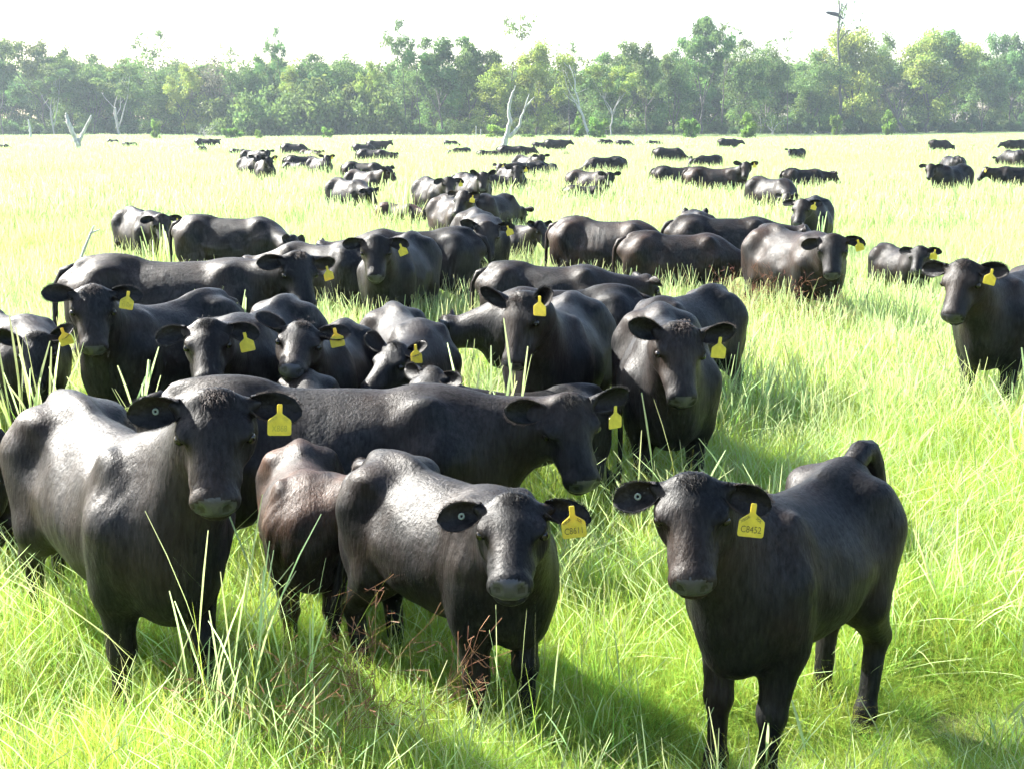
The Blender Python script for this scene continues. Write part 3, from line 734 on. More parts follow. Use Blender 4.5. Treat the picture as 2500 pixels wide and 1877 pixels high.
    (('c64', 'k', 16.738, 82.798, 225, 0.85, 1.0, 10, 15, 30, -50, 0, 0, 1.08), 'grey calf alone in the wide pale grass looking aside', 'calf'),
    (('c73', 'c', -13.689, 88.967, -4, 1.0, 1.0, 0, -30, 0, -60, 0, 0, 0.97), 'dark cow grazing side on beyond the clustered group', 'cow'),
    (('c83', 'k', -3.324, 91.288, 205, 0.78, 1.0, 0, -10, 0, -50, 0, 0, 1.08), 'distant calf with head down in open grass short of the two thin posts', 'calf'),
    (('c81', 'k', -18.009, 93.088, 0, 0.7, 1.0, 0, -25, 0, -60, 0, 0, 1.08), 'pale grey calf nearly swallowed by grass behind the clustered group', 'calf'),
    (('c78', 'c', -10.132, 96.584, 0, 0.9, 1.0, 0, -30, 0, -60, 0, 0, 0.97), 'low grey back of a distant cow just short of the one with lifted head', 'cow'),
    (('c80', 'k', -21.77, 99.199, 80, 0.75, 1.0, 0, -25, 0, -60, 0, 0, 1.08), 'pale rump of a calf in far grass below the dry leafless bush', 'calf'),
    (('c76', 'k', -10.428, 99.578, -85, 0.8, 1.0, 0, 20, 0, -50, 0, 0, 1.08), 'small calf head and rump right behind the far side on cow with two ears up', 'calf'),
    (('c93', 'k', -38.769, 107.335, 0, 0.78, 1.0, 0, -25, 0, -60, 0, 0, 1.08), 'distant calf at the picture edge beyond the Y shaped stump', 'calf'),
    (('c65', 'c', 32.974, 108.832, 0, 1.0, 1.0, 0, -30, 0, -60, 0, 0, 0.97), 'distant cow grazing side on in the pale grass below the big yellow green trees', 'cow'),
    (('c87', 'c', 3.388, 109.175, -3, 1.02, 1.0, 0, 12, -10, -38, 0, 0, 0.97), 'far black cow side on with level head beside the forked dead tree', 'cow'),
    (('c77', 'c', -10.415, 109.24, -2, 0.95, 1.0, 0, 20, -20, -45, 0, 0, 0.97), 'distant cow with lifted head and back just above the far grass', 'cow'),
    (('c66', 'c', 38.953, 109.484, 180, 1.0, 1.0, 0, -5, 0, -50, 0, 0, 0.97), 'distant dark cow cut by the picture edge below the treeline', 'cow'),
    (('c86', 'k', 2.334, 115.07, 0, 0.8, 1.0, 0, -25, 0, -60, 0, 0, 1.08), 'distant calf close behind the tail of the far side on cow with level head', 'calf'),
    (('c92', 'k', -31.634, 117.234, 20, 0.78, 1.0, 0, -30, 0, -60, 0, 0, 1.08), 'far pale calf near the Y shaped dead stump', 'calf'),
    (('c63', 'c', 18.002, 117.54, -2, 1.0, 1.0, 0, 5, 0, -40, 0, 0, 0.97), 'farther black cow side on with its head level, nearest the treeline on that side', 'cow'),
    (('c79', 'c', -25.515, 117.54, -2, 1.0, 1.0, 0, 10, -30, -50, 0, 0, 0.97), 'distant dark cow behind the dry leafless bush by the treeline', 'cow'),
    (('c89', 'c', 9.782, 123.277, 0, 0.85, 1.0, 0, -30, 0, -60, 0, 0, 0.97), 'distant low back next to the grazer below the two bright green shrubs', 'cow'),
    (('c82', 'k', -5.438, 125.927, 0, 0.8, 1.0, 0, -30, 0, -60, 0, 0, 1.08), 'tiny distant back of a calf near the two thin posts', 'calf'),
    (('c90', 'k', 12.902, 128.15, 0, 0.78, 1.0, 0, -15, 0, -50, 0, 0, 1.08), "smallest distant calf between the shrubs' grazers and the far lone side on cow", 'calf'),
    (('c88', 'c', 8.605, 129.533, 0, 0.85, 1.0, 0, -28, 0, -60, 0, 0, 0.97), 'distant back of a grazing cow below the two bright green shrubs', 'cow'),
    (('c91', 'k', -39.916, 141.493, 0, 0.75, 1.0, 0, -30, 0, -60, 0, 0, 1.08), 'tiny far calf in the grass nearest the white barked forked tree', 'calf'),
]
# feet: how far each leg is set forward (front right, front left, hind right, hind left)
LEGS = {'c01': [-.10, .05, .02, -.06], 'c03': [0, .05, .03, -.03], 'c04': [-.05, .05, 0, -.04], 'c05': [-.04, .06, .03, -.05], 'c06': [.02, .06, -.05, .05]}
RUST = {'c04': 2, 'c48': 2, 'c28': 1, 'c49': 1, 'c26': 1, 'c74': 2, 'c33': 1, 'c58': 1, 'c70x': 0, 'c02': 1, 'c46': 1, 'c25': 1}
LEAN = {'c25': 1.0, 'c27': .8, 'c01': .35, 'c28': .35, 'c53': .8, 'c31': .4}
FAT = {'c01': .90}
STYLE = {'c06': 'up'}
TAGS = {'c01': ("X868", M_INKF), 'c05': ("C8611", M_INK), 'c06': ("C8452", M_INK), 'c15': ("Y1608", M_INKF), 'c03': 'side'}
for n in "c07 c08 c09 c11 c13 c16 c18 c19 c22 c28 c30 c36 c37 c42 c49 c51 c54 c40 c33 c68 c72 c55".split(): TAGS[n] = ''
for row, label, cat in COWS:
    n = row[0]
    build_cow(row, label, cat, TAGS.get(n), STYLE.get(n, 'down'), RUST.get(n, 0))
TREES = [  # x, y, height, crown width, kind, label
    (-87.53, 243.8, 15.97, 8.6, 'gum', 'dark tree at the picture edge with its crown cut off'),
    (-80.04, 243.3, 17.36, 12.2, 'gum', 'tall dark trunked tree with wide forked crown, left end of the belt'),
    (-75.89, 234.8, 12.53, 4.8, 'pale', 'slim white trunked tree below the wide forked crown'),
    (-76.31, 244.0, 15.77, 7.9, 'dense', 'rounded dense tree right beside the wide forked crown'),
    (-71.05, 241.4, 14.43, 8.5, 'dense', 'broad grey green tree behind the Y shaped stump'),
    (-63.69, 230.0, 12.97, 7.4, 'pale', 'white barked tree forking low into two long bare stems'),
    (-64.76, 240.4, 13.9, 6.4, 'dense', 'rounded crown just behind the two long white stems'),
    (-58.98, 236.7, 18.14, 8.4, 'sparse', 'tall open tree with thin scattered leaf sprays against the sky'),
    (-57.69, 232.6, 11.46, 7.5, 'dense', 'leafy tree under the scattered leaf sprays'),
    (-52.19, 227.1, 12.2, 5.3, 'yellow', 'yellow green drooping tree with dark spindly stems'),
    (-48.85, 231.5, 13.55, 7.5, 'grey', 'grey twiggy tree above the dry leafless bush'),
    (-45.89, 234.1, 15.5, 6.2, 'sparse', 'thin topped tree rising over the grey twiggy tree'),
    (-41.19, 230.6, 13.89, 7.5, 'dense', 'dark rounded tree beside the tall pale plume tree'),
    (-37.24, 230.1, 18.22, 5.1, 'plume', 'tall slender pale green plume tree standing alone above the canopy'),
    (-34.71, 224.4, 12.09, 4.0, 'yellow', 'yellowish bushy tree at the foot of the tall plume tree'),
    (-31.36, 226.9, 13.84, 8.0, 'dense', 'even topped tree above the dark thicket'),
    (-26.46, 226.0, 13.8, 8.0, 'dense', 'bluish rounded tree right above the dark thicket'),
    (-21.99, 220.5, 12.54, 3.9, 'yellow', 'narrow yellow green tree with a leaning bare limb'),
    (-20.8, 224.8, 12.11, 5.3, 'sparse', 'bare topped tree just left of the tall feathery tree'),
    (-16.5, 221.2, 18.72, 6.5, 'plume', 'tall feathery tree with dark forked stems over the middle canopy'),
    (-13.85, 217.8, 13.51, 3.8, 'dead', 'dark bare branched tree beside the tall feathery tree'),
    (-10.75, 221.4, 16.03, 8.5, 'gum', 'tall leafy tree with open top in the middle of the belt'),
    (-6.54, 221.9, 15.32, 7.8, 'gum', 'green tree between the open topped tree and the yellow crown'),
    (-2.34, 213.4, 11.92, 5.6, 'yellow', 'yellow crowned tree straight behind the forked dead tree'),
    (-0.32, 222.2, 19.77, 7.8, 'wisp', 'very tall bare trunk with a few wisps of leaves high in the sky'),
    (3.79, 218.7, 15.75, 9.6, 'gold', 'broad golden green tree right of the very tall wispy trunk'),
    (8.91, 220.1, 15.34, 5.8, 'sparse', 'open thin tree next to the broad golden tree'),
    (11.75, 214.0, 12.84, 5.0, 'deadpale', 'leaning pale dead tree with a forked trunk and no leaves'),
    (14.8, 226.6, 14.39, 7.3, 'dense', 'soft green tree behind the leaning dead tree'),
    (15.47, 218.5, 11.72, 6.4, 'ygum', 'yellow green tree on a clean white trunk'),
    (22.42, 235.0, 16.6, 7.6, 'gum', 'tree with a curved dark trunk showing up through its crown'),
    (27.69, 242.5, 15.42, 9.3, 'dense', 'wide olive tree beside the curved dark trunk'),
    (33.41, 250.2, 21.11, 8.8, 'gum', 'tallest leafy tree with a loose layered crown'),
    (37.92, 256.2, 20.42, 8.3, 'sparse', 'open branched tree beside the tallest leafy tree'),
    (42.38, 259.5, 18.06, 9.2, 'dense', 'feathery olive tree near the thin white stem'),
    (47.48, 265.8, 18.14, 8.6, 'dense', 'soft tree left of the dead spike'),
    (52.12, 268.3, 20.22, 4.7, 'spike', 'grey dead spike of a tree pointing out of the foliage'),
    (58.84, 276.9, 17.09, 9.0, 'dense', "low rounded tree between the dead spike and the bird's tree"),
    (63.56, 275.5, 27.61, 4.9, 'birdtree', 'tall bare dark trunk that the big bird is landing on'),
    (69.46, 286.7, 22.38, 12.7, 'gold', "golden topped tree right behind the bird's trunk"),
    (77.38, 295.8, 21.37, 9.6, 'dense', 'blue green tree beside the golden topped tree'),
    (81.2, 291.1, 11.64, 11.1, 'lean', 'thick leaning trunk with a split pale limb'),
    (88.94, 304.0, 23.4, 17.0, 'gold', 'big rounded yellow olive tree near the end of the belt'),
    (95.31, 311.1, 23.02, 11.0, 'gum', 'olive tree touching the big rounded yellow olive tree'),
    (105.25, 318.0, 18.35, 11.2, 'dense', 'bright green lower tree in the dip of the skyline'),
    (114.3, 324.6, 23.74, 11.5, 'gum', 'tall tree with a dark straight trunk near the picture edge'),
    (121.7, 331.5, 23.45, 10.7, 'dense', 'dense tree cut off by the picture edge beyond the dark straight trunk'),
]
SHRUBS = [  # x, y, height, width, kind, label
    (-1.47, 182.0, 2.19, 3.85, 'bright', 'broad bright green shrub left of the forked dead tree'),
    (2.0, 182.0, 1.25, 2.14, 'bright', 'small bright shrub right behind the forked dead tree'),
    (8.31, 182.0, 3.27, 2.14, 'bright', 'narrow bright green shrub leaning over, left of its round twin'),
    (11.15, 182.0, 3.07, 2.68, 'bright', 'round bright green shrub under the leaning dead tree'),
    (22.73, 182.0, 3.22, 2.78, 'bright', 'yellow green shrub in front of the wide olive tree'),
    (29.99, 182.0, 3.74, 3.1, 'bright', 'fine leaved shrub with bare twigs beside the thin white stem'),
    (-23.68, 182.0, 1.93, 1.82, 'bright', 'small upright green shrub in front of the dark thicket'),
    (-36.2, 182.0, 2.03, 2.89, 'bright', 'low spreading green shrub beside the dry leafless bush'),
    (-32.88, 182.0, 1.67, 1.61, 'bright', "pale weedy bush left of the dark thicket's base"),
    (-45.77, 182.0, 2.81, 1.39, 'bright', 'little light green bush at the foot of the treeline'),
    (52.98, 232.0, 3.92, 2.32, 'bright', "light shrub below the bird's trunk"),
    (61.36, 232.0, 4.44, 3.41, 'bright', 'pale leafy bush beside the thick leaning trunk'),
    (3.24, 83.1, 0.99, 1.22, 'dry', 'faded grey green weed bush standing in the pasture'),
]
# ------------------------------------------------------------------ trees
def leaf_cloud(centres, radii, n, rs, lsz=(0.34, 0.15), droop=0.5):
    """n leaf sprays spread over clusters; returns verts, quads, h, r"""
    centres = np.asarray(centres, float); radii = np.asarray(radii, float)
    p = radii[:, 0] * radii[:, 1]; k = rs.choice(len(centres), n, p=p / p.sum())
    g = rs.normal(size=(n, 3)); g /= np.linalg.norm(g, axis=1, keepdims=True)
    g *= (rs.random(n) ** 0.45)[:, None]
    c = centres[k] + g * radii[k]
    d = rs.normal(size=(n, 3)); d[:, 2] -= droop * 1.6; d /= np.linalg.norm(d, axis=1, keepdims=True)
    s = np.cross(d, rs.normal(size=(n, 3))); s /= np.linalg.norm(s, axis=1, keepdims=True) + 1e-9
    L = lsz[0] * (0.55 + 0.9 * rs.random(n))[:, None]; Wd = lsz[1] * (0.6 + 0.8 * rs.random(n))[:, None]
    v = np.stack([c - s * Wd * .2, c + d * L * .5 - s * Wd, c + d * L, c + d * L * .5 + s * Wd], 1).reshape(-1, 3)
    f = np.arange(n * 4).reshape(-1, 4)
    ck = rs.random(len(centres))
    r = np.clip(ck[k] * 0.75 + rs.random(n) * 0.25, 0, 1)
    h = rs.random(n)
    return v, f, np.repeat(h, 4), np.repeat(r, 4)

def leaf_mesh(name, v, f, h, r, mat):
    me = new_mesh(name, v, f, mat, smooth=False)
    for nm, a in (("h", h), ("r", r)):
        at = me.attributes.new(nm, 'FLOAT', 'POINT'); at.data.foreach_set("value", np.asarray(a, np.float32))
    return me

def limb(mb, p, d, L, r, rs, depth, tips, kids=3, up=0.25, wob=0.12, n=5):
    pts = [np.array(p, float)]; rad = [r]; d = np.array(d, float); d /= np.linalg.norm(d)
    for i in range(n):
        d = d + rs.normal(size=3) * wob + np.array([0, 0, up * 0.25]); d /= np.linalg.norm(d)
        pts.append(pts[-1] + d * L / n); rad.append(r * (1 - 0.72 * (i + 1) / n))
    mb.tube(pts, rad, 6 if depth > 1 else 4, cap=False)
    if depth <= 1:
        tips.append(pts[-1]); tips.append(pts[-2]); return
    for k in range(kids):
        i = int(rs.integers(2, n + 1)); az = rs.random() * 6.283; sp = rs.uniform(.5, 1.0)
        nd_ = d + sp * np.array([math.cos(az), math.sin(az), rs.uniform(-.1, .5)])
        limb(mb, pts[i], nd_, L * rs.uniform(.5, .75), rad[i] * .75, rs, depth - 1, tips, kids, up, wob * 1.25, n)
    limb(mb, pts[-1], d, L * .6, rad[-1] * .9, rs, depth - 1, tips, kids, up, wob, n)

def tree_meshes(kind, seed):
    """unit tree about 15 m tall and 8 m wide -> trunk mesh, crown mesh"""
    rs = np.random.default_rng(seed); mb = MB(); tips = []
    K = dict(gum=(0, 15, 4.6, 9500), dense=(0, 15, 2.5, 11000), pale=(1, 15, 6.5, 3000), sparse=(0, 15, 7.5, 1300), yellow=(0, 15, 4, 6000), grey=(0, 15, 4, 2600),
             plume=(0, 15, 6, 3800), dead=(0, 15, 5, 60), wisp=(0, 15, 11, 620), gold=(0, 15, 4, 11000), deadpale=(1, 15, 6, 20), ygum=(1, 15, 6, 4200),
             spike=(0, 15, 6, 900), birdtree=(0, 15, 9, 260), lean=(0, 11, 5, 1900))[kind]
    H, cb = K[1], K[2]
    thick = 0.34 if kind == 'birdtree' else 0.24 if kind in ('birdtree', 'lean', 'deadpale') else 0.17
    if kind == 'lean': thick = 0.5
    ln = {'lean': -0.55, 'deadpale': -0.22}.get(kind, rs.normal() * .05)
    top = cb if kind in ('gum', 'pale', 'gold', 'ygum', 'dense', 'yellow', 'grey', 'lean') else H * .86
    n = 9; pts = []; off = np.zeros(2)
    for i in range(n + 1):
        tt = i / n; off = off + rs.normal(size=2) * (.26 if kind == 'birdtree' else .10) * (0 if i == 0 else 1)
        pts.append(np.array([off[0] + ln * top * tt, off[1], top * tt]))
    rad = [thick * (1.25 - .25 * min(1, i / 2)) * (1 - (.45 if top == cb else .62 if kind == 'birdtree' else .85) * i / n) for i in range(n + 1)]
    mb.tube(pts, rad, 8)
    def at_h(z): 
        i = min(int(z / top * n), n - 1); a = z / top * n - i
        return pts[i] * (1 - a) + pts[i + 1] * a, rad[i]
    C = []; Rr = []
    if kind == 'pale':
        for sgn in (-1, 1): limb(mb, pts[3], (sgn * .28, 0, 1), 8, .14, rs, 2, tips, 2, .3, .07)
    if top == cb:
        m = {'gum': 4, 'pale': 2, 'gold': 5, 'ygum': 4, 'dense': 5, 'yellow': 4, 'grey': 6, 'lean': 4}[kind]
        for k in range(m):
            az = 6.283 * k / m + rs.normal() * .4; sp = rs.uniform(.35, .85) * (1.2 if kind in ('gold', 'gum') else .9)
            limb(mb, at_h(cb * rs.uniform(.72, 1))[0], (math.cos(az) * sp, math.sin(az) * sp, 1), rs.uniform(4.2, 6.2), thick * .55, rs, 2, tips, 3, .3, .13)
    else:
        m = {'sparse': 9, 'plume': 11, 'dead': 9, 'wisp': 6, 'deadpale': 5, 'spike': 7, 'birdtree': 9}[kind]
        for k in range(m):
            z = rs.uniform(cb, top * .97); p, r = at_h(z); az = rs.random() * 6.283
            if kind == 'birdtree': z = rs.uniform(8, 12.6); p, r = at_h(z); az = rs.normal() * 1.1
            sp = rs.uniform(.5, 1.0)
            limb(mb, p, (math.cos(az) * sp, math.sin(az) * sp, rs.uniform(.5, 1.1)), rs.uniform(1.6, 3.6) * (1.3 if kind in ('wisp', 'sparse') else 1), max(r * .5, .035), rs, 2, tips, 2, .2, .16)
        if kind == 'deadpale': limb(mb, at_h(4.5)[0], (-.65, 0, 1), 5.5, .14, rs, 2, tips, 1, .3, .08)
    tips = np.array(tips)
    for tp in tips:
        big = {'gum': 1.0, 'dense': 1.25, 'pale': .8, 'sparse': .6, 'yellow': .95, 'grey': .9, 'plume': .75, 'wisp': .55, 'gold': 1.25, 'ygum': .95, 'spike': .55}.get(kind, .6)
        C.append(tp + rs.normal(size=3) * .3); Rr.append(big * rs.uniform(.7, 1.25) * np.array([1, 1, .72]))
    if kind in ('dense', 'gold', 'yellow', 'grey', 'gum'):                     # skirts of foliage down the sides
        for k in range({'grey': 18, 'gum': 24}.get(kind, 40)):
            az = rs.random() * 6.283; z = rs.uniform(1.2 if kind != 'gum' else 5.0, H * .84); w = 3.4 * math.sin(math.pi * min(1, (z + 2.5) / 15)) ** .6 * math.sqrt(rs.random())
            C.append(np.array([w * math.cos(az), w * math.sin(az), z])); Rr.append(rs.uniform(.7, 1.3) * np.array([1, 1, .8]))
    if kind == 'plume':
        for k in range(16):
            z = rs.uniform(5, 14.6); az = rs.random() * 6.283; w = .9 * rs.random() + .2
            C.append(np.array([w * math.cos(az), w * math.sin(az), z])); Rr.append(np.array([.6, .6, 1.0]) * rs.uniform(.7, 1.2))
    mi = {'gum': 0, 'dense': 1, 'pale': 0, 'sparse': 1, 'yellow': 2, 'grey': 4, 'plume': 0, 'wisp': 1, 'gold': 2, 'ygum': 2, 'spike': 1, 'lean': 4}.get(kind, 1)
    v, f, h, r = leaf_cloud(C, Rr, K[3], rs, (0.34, 0.10) if kind != 'dense' else (0.31, 0.09), .55)
    v[:, 2] = np.maximum(v[:, 2], 0.15)
    zmax = max(v[:, 2].max(), np.array(mb.v)[:, 2].max()); xy = np.percentile(np.abs(v[:, 0]), 97) if K[3] > 300 else 2.5
    tm = mb.mesh("trunk", M_BARK[1] if K[0] else M_BARK[0])
    if kind == 'deadpale': tm.materials.clear(); tm.materials.append(M_BARK[2])
    return tm, leaf_mesh("crown", v, f, h, r, M_LEAF[mi]), zmax, xy

TREE_CACHE = {}
def get_tree(kind, var):
    k = (kind, var)
    if k not in TREE_CACHE: TREE_CACHE[k] = tree_meshes(kind, hash_str(kind) + 17 * var)
    return TREE_CACHE[k]
def hash_str(s): return sum((i + 3) * ord(c) for i, c in enumerate(s)) % 9973
kcount = {}
def plant_tree(x, y, ht, w, kind, label, group):
    nvar = {'dense': 4, 'gum': 3, 'gold': 2, 'sparse': 2, 'yellow': 2}.get(kind, 1)
    var = kcount.get(kind, 0) % nvar; kcount[kind] = kcount.get(kind, 0) + 1
    tm, cm, zm, xw = get_tree(kind, var)
    root = bpy.data.objects.new("dead_tree" if kind in ('dead', 'deadpale', 'birdtree') else "tree", None); COL.objects.link(root)
    root.location = (x, y, -0.05); sx = w / 2 / xw
    sx = min(max(sx, .5 * ht / zm), 1.6 * ht / zm)
    root.scale = (sx, sx, ht / zm * (1.14 if kind == 'birdtree' else 1))
    root.rotation_euler = (0, 0, 0 if kind in ('lean', 'deadpale', 'birdtree', 'pale') else rng.random() * 6.28)
    tag(root, label, "dead tree" if kind in ('dead', 'deadpale', 'birdtree') else "tree", group)
    add("trunk", tm, root)
    if kind not in ('deadpale',): add("crown", cm, root)
    return root
for x, y, ht, w, kind, label in TREES:
    plant_tree(x, y, ht, w, kind, label, "trees along the edge of the pasture")

# back rows, alike behind the front trees: fill the belt so that no sky shows between the trunks
for k in range(92):
    u = -1.06 + 2.12 * (k + rng.random() * .8) / 92
    base = float(np.interp(u, [-1, -.6, -.2, .12, .5, 1], [246, 232, 222, 222, 268, 332]))
    y = base + 12 + rng.random() * 26
    x = u * 0.372 * y
    ht = float(np.interp(u, [-1, 0, .5, 1], [13.2, 12.6, 16.0, 19.5])) * rng.uniform(.80, 1.10)
    plant_tree(x, y, ht, rng.uniform(8, 11), 'dense' if rng.random() < .8 else 'gum', "tree in the back rows of the belt, showing only between and over nearer crowns", "trees in the back rows of the belt")
# the wood behind, read as one mass
rs = np.random.default_rng(99); C = []; Rr = []
for k in range(560):
    u = -1.12 + 2.24 * rs.random(); base = float(np.interp(u, [-1, -.6, -.2, .12, .5, 1], [246, 232, 222, 222, 268, 332])); y = base + 44 + rs.random() * 14
    z = rs.uniform(.5, 13.5) * base / 230; C.append((u * .375 * y, y, z)); Rr.append(np.array([3.4, 2.5, 2.6]) * rs.uniform(.7, 1.2))
v, f, h, r = leaf_cloud(C, Rr, 80000, rs, (.60, .24), .5); v[:, 2] = np.maximum(v[:, 2], .05)
wd = add("far_wood", leaf_mesh("far_wood", v, f, h, r, M_LEAF[1])); wd["kind"] = "stuff"; wd["label"] = "dense wood closing the view behind the belt of trees"; wd["category"] = "wood"
# leafy thicket at the foot of the belt
def thicket_mesh(seed, mat, n=5200):
    rs = np.random.default_rng(seed); C = []; Rr = []
    for k in range(30):
        az = rs.random() * 6.283; w = math.sqrt(rs.random()) * 3.0; z = rs.uniform(.3, 4.4) * (1 - .25 * (w / 3) ** 2)
        C.append((w * math.cos(az), w * math.sin(az), z)); Rr.append(np.array([1, 1, .8]) * rs.uniform(.8, 1.3))
    v, f, h, r = leaf_cloud(C, Rr, n, rs, (.36, .12), .4); v[:, 2] = np.maximum(v[:, 2], .03)
    return leaf_mesh("foliage", v, f, h, r, mat)
TH = [thicket_mesh(5 + i, M_LEAF[1]) for i in range(3)] + [thicket_mesh(31, M_LEAF[0])]
THL = ["long dark thicket bush at the foot of the trees, its left end", "tall part of the dark thicket, below the tall slender plume tree", "middle of the dark thicket, behind the small upright shrub", "rounded part of the dark thicket below the bluish rounded tree", "right end of the dark thicket, below the tall feathery tree",
       ]
i = 0
for x, y, s in ((-44, 222, .95), (-38.5, 221, 1.15), (-32.5, 220, 1.25), (-26.5, 219, 1.3), (-21, 217, 1.05)):
    o = bpy.data.objects.new("thicket_bush", None); COL.objects.link(o); o.location = (x, y, -0.1); o.scale = (s * 1.55, s * 1.2, s * 1.62); o.rotation_euler = (0, 0, i * 1.3)
    tag(o, THL[i], "bush", "dark thicket under the trees"); add("foliage", TH[i % 3], o); i += 1
for k in range(64):
    u = -1.05 + 2.1 * (k + rng.random() * .7) / 64
    base = float(np.interp(u, [-1, -.6, -.2, .12, .5, 1], [244, 230, 217, 215, 264, 328]))
    if -0.56 < u < -0.24 and rng.random() < .6: continue
    s = rng.uniform(.40, .75) * base / 225
    o = bpy.data.objects.new("undergrowth_bush", None); COL.objects.link(o); o.location = (u * .37 * base, base + rng.uniform(1, 9), -0.1)
    o.scale = (s * 1.2, s, s * rng.uniform(.8, 1.25)); o.rotation_euler = (0, 0, rng.random() * 6)
    tag(o, "shady undergrowth bush among the trunks at the foot of the tree belt", "bush", "undergrowth bushes at the foot of the belt")
    add("foliage", TH[3] if rng.random() < .45 else TH[k % 3], o)

def shrub_mesh(seed, mat, n=1500):
    rs = np.random.default_rng(seed); C = []; Rr = []; mb = MB()
    for k in range(13):
        az = rs.random() * 6.283; w = rs.uniform(.05, .42); z = rs.uniform(.22, .88)
        w *= 1 - .5 * abs(z - .5)
        p = np.array([w * math.cos(az), w * math.sin(az), z]); C.append(p); Rr.append(np.array([.13, .13, .14]) * rs.uniform(.7, 1.3))
        mb.tube([(0, 0, 0), p * np.array([.4, .4, .5]), p * np.array([1, 1, 1.05])], [.014, .010, .004], 4, cap=False)
    v, f, h, r = leaf_cloud(C, Rr, n, rs, (.10, .026), -.35); v[:, 2] = np.maximum(v[:, 2], .02)
    return leaf_mesh("foliage", v, f, h, r, mat), mb.mesh("stem", M_BARK[0])
SH = [shrub_mesh(61 + i, M_LEAF[3]) for i in range(3)]; SHD = shrub_mesh(70, M_LEAF[4], 700)
for i, (x, y, ht, w, kind, label) in enumerate(SHRUBS):
    fm, sm = SHD if kind == 'dry' else SH[i % 3]
    o = bpy.data.objects.new("shrub", None); COL.objects.link(o); o.location = (x, y, -0.05); o.scale = (w, w, ht * 1.05); o.rotation_euler = (0, 0, i * 2.1)
    tag(o, label, "shrub", "shrubs along the treeline" if kind != 'dry' else None); add("foliage", fm, o); add("stem", sm, o)

# dead timber standing in the pasture
def dead_tree(name, label, loc, limbs, cat="dead tree"):
    root = bpy.data.objects.new(name, None); COL.objects.link(root); root.location = loc; tag(root, label, cat)
    for nm, pts, rad in limbs:
        mb = MB(); P = [np.array(p, float) for p in pts]; F = []; Rd = []
        for i in range(len(P) - 1):
            for k in range(4):
                a = k / 4; F.append(P[i] * (1 - a) + P[i + 1] * a + (rng.normal(size=3) * .02 * rad[i] / .1 if k else 0)); Rd.append((rad[i] * (1 - a) + rad[i + 1] * a) * (1 + .06 * rng.normal()))
        F.append(P[-1]); Rd.append(rad[-1]); mb.tube(F, Rd, 9); add(nm, mb.mesh(nm, M_BARK[2]), root)
    return root
dead_tree("dead_tree", "white forked dead tree standing in the grass behind the cows", (-0.20, 84, 0),
    [("trunk", [(-.75, 0, -.1), (-.45, 0, .9), (-.1, 0, 1.9), (.12, 0, 2.75)], [.22, .18, .14, .12]),
     ("branch", [(.10, 0, 2.5), (.02, .02, 3.1), (.05, .05, 3.7), (.22, .03, 4.3), (.42, 0, 4.75)], [.13, .10, .09, .065, .02]),
     ("branch", [(.02, 0, 1.75), (.42, -.05, 2.15), (.66, -.05, 2.45), (.82, 0, 3.1), (1.02, .02, 3.55)], [.13, .11, .08, .06, .05]),
     ("twig", [(1.02, .02, 3.52), (1.22, 0, 3.75), (1.55, .05, 4.12)], [.06, .045, .012]),
     ("twig", [(.95, 0, 3.4), (1.05, -.03, 3.8), (1.22, 0, 4.28)], [.055, .04, .01])])
dead_tree("dead_stump", "Y shaped white dead stump alone in the pale grass", (-29.3, 95, 0),
    [("trunk", [(.1, 0, -.1), (.13, 0, .5), (.16, 0, 1.15), (.12, 0, 1.45)], [.24, .20, .17, .17]),
     ("branch", [(.08, 0, 1.3), (-.15, 0, 1.8), (-.35, 0, 2.35), (-.52, .02, 2.95), (-.58, .02, 3.25)], [.18, .16, .15, .12, .05]),
     ("branch", [(.17, 0, 1.3), (.42, .02, 1.75), (.70, .05, 2.3), (1.02, .02, 2.85), (1.15, 0, 3.1)], [.14, .11, .10, .08, .03])], "stump")
dead_tree("dead_post", "short bare white trunk standing upright near the left of the treeline", (-69.7, 205, 0),
    [("trunk", [(0, 0, -.1), (-.05, 0, 1.2), (-.18, 0, 2.4), (-.25, 0, 3.1)], [.20, .18, .15, .05])], "stump")
for dx, lab in ((0, "left one of two thin grey posts by the thicket"), (.55, "right one of two thin grey posts by the thicket")):
    dead_tree("dead_post", lab, (-4.5 + dx, 177, 0), [("trunk", [(0, 0, -.1), (.03, 0, .9), (.0 + dx * .1, 0, 2.2 - dx * .7)], [.07, .06, .035])], "post")
dead_tree("dead_stick", "grey bare stick leaning up behind the long cow with the hanging tail", (-5.15, 15.9, 0),
    [("stem", [(0, 0, -.05), (.10, .0, .5), (.20, 0, 1.02), (.36, 0, 1.38)], [.022, .020, .017, .011]),
     ("twig", [(.35, 0, 1.36), (.40, 0, 1.45)], [.014, .008]), ("twig", [(.35, 0, 1.36), (.46, .01, 1.41)], [.012, .006]), ("twig", [(.18, 0, .98), (.27, 0, 1.03)], [.012, .005])], "stick")
# fallen branches at the treeline, the dry leafless bush
def twiggy(name, label, loc, n, L, seed, cat, mat, lie=False):
    rs = np.random.default_rng(seed); mb = MB(); tips = []
    for k in range(n):
        az = rs.random() * 6.283
        limb(mb, (rs.normal() * .15, rs.normal() * .15, 0), (math.cos(az) * (1.2 if lie else .5), math.sin(az) * (1.2 if lie else .5), .35 if lie else 1), L * rs.uniform(.5, 1), .05, rs, 2, tips, 2, .0 if lie else .1, .25)
    root = bpy.data.objects.new(name, None); COL.objects.link(root); root.location = loc; tag(root, label, cat)
    add("branch", mb.mesh("branch", mat), root)
twiggy("dry_bush", "dry leafless bush of pale curling twigs by the treeline", (-40.6, 187, 0), 12, 2.6, 11, "bush", M_BARK[1])
twiggy("fallen_branch", "pale fallen branch at the foot of the treeline left of the bird's trunk", (53.5, 262, 0), 5, 3.2, 12, "branch", M_BARK[2], True)
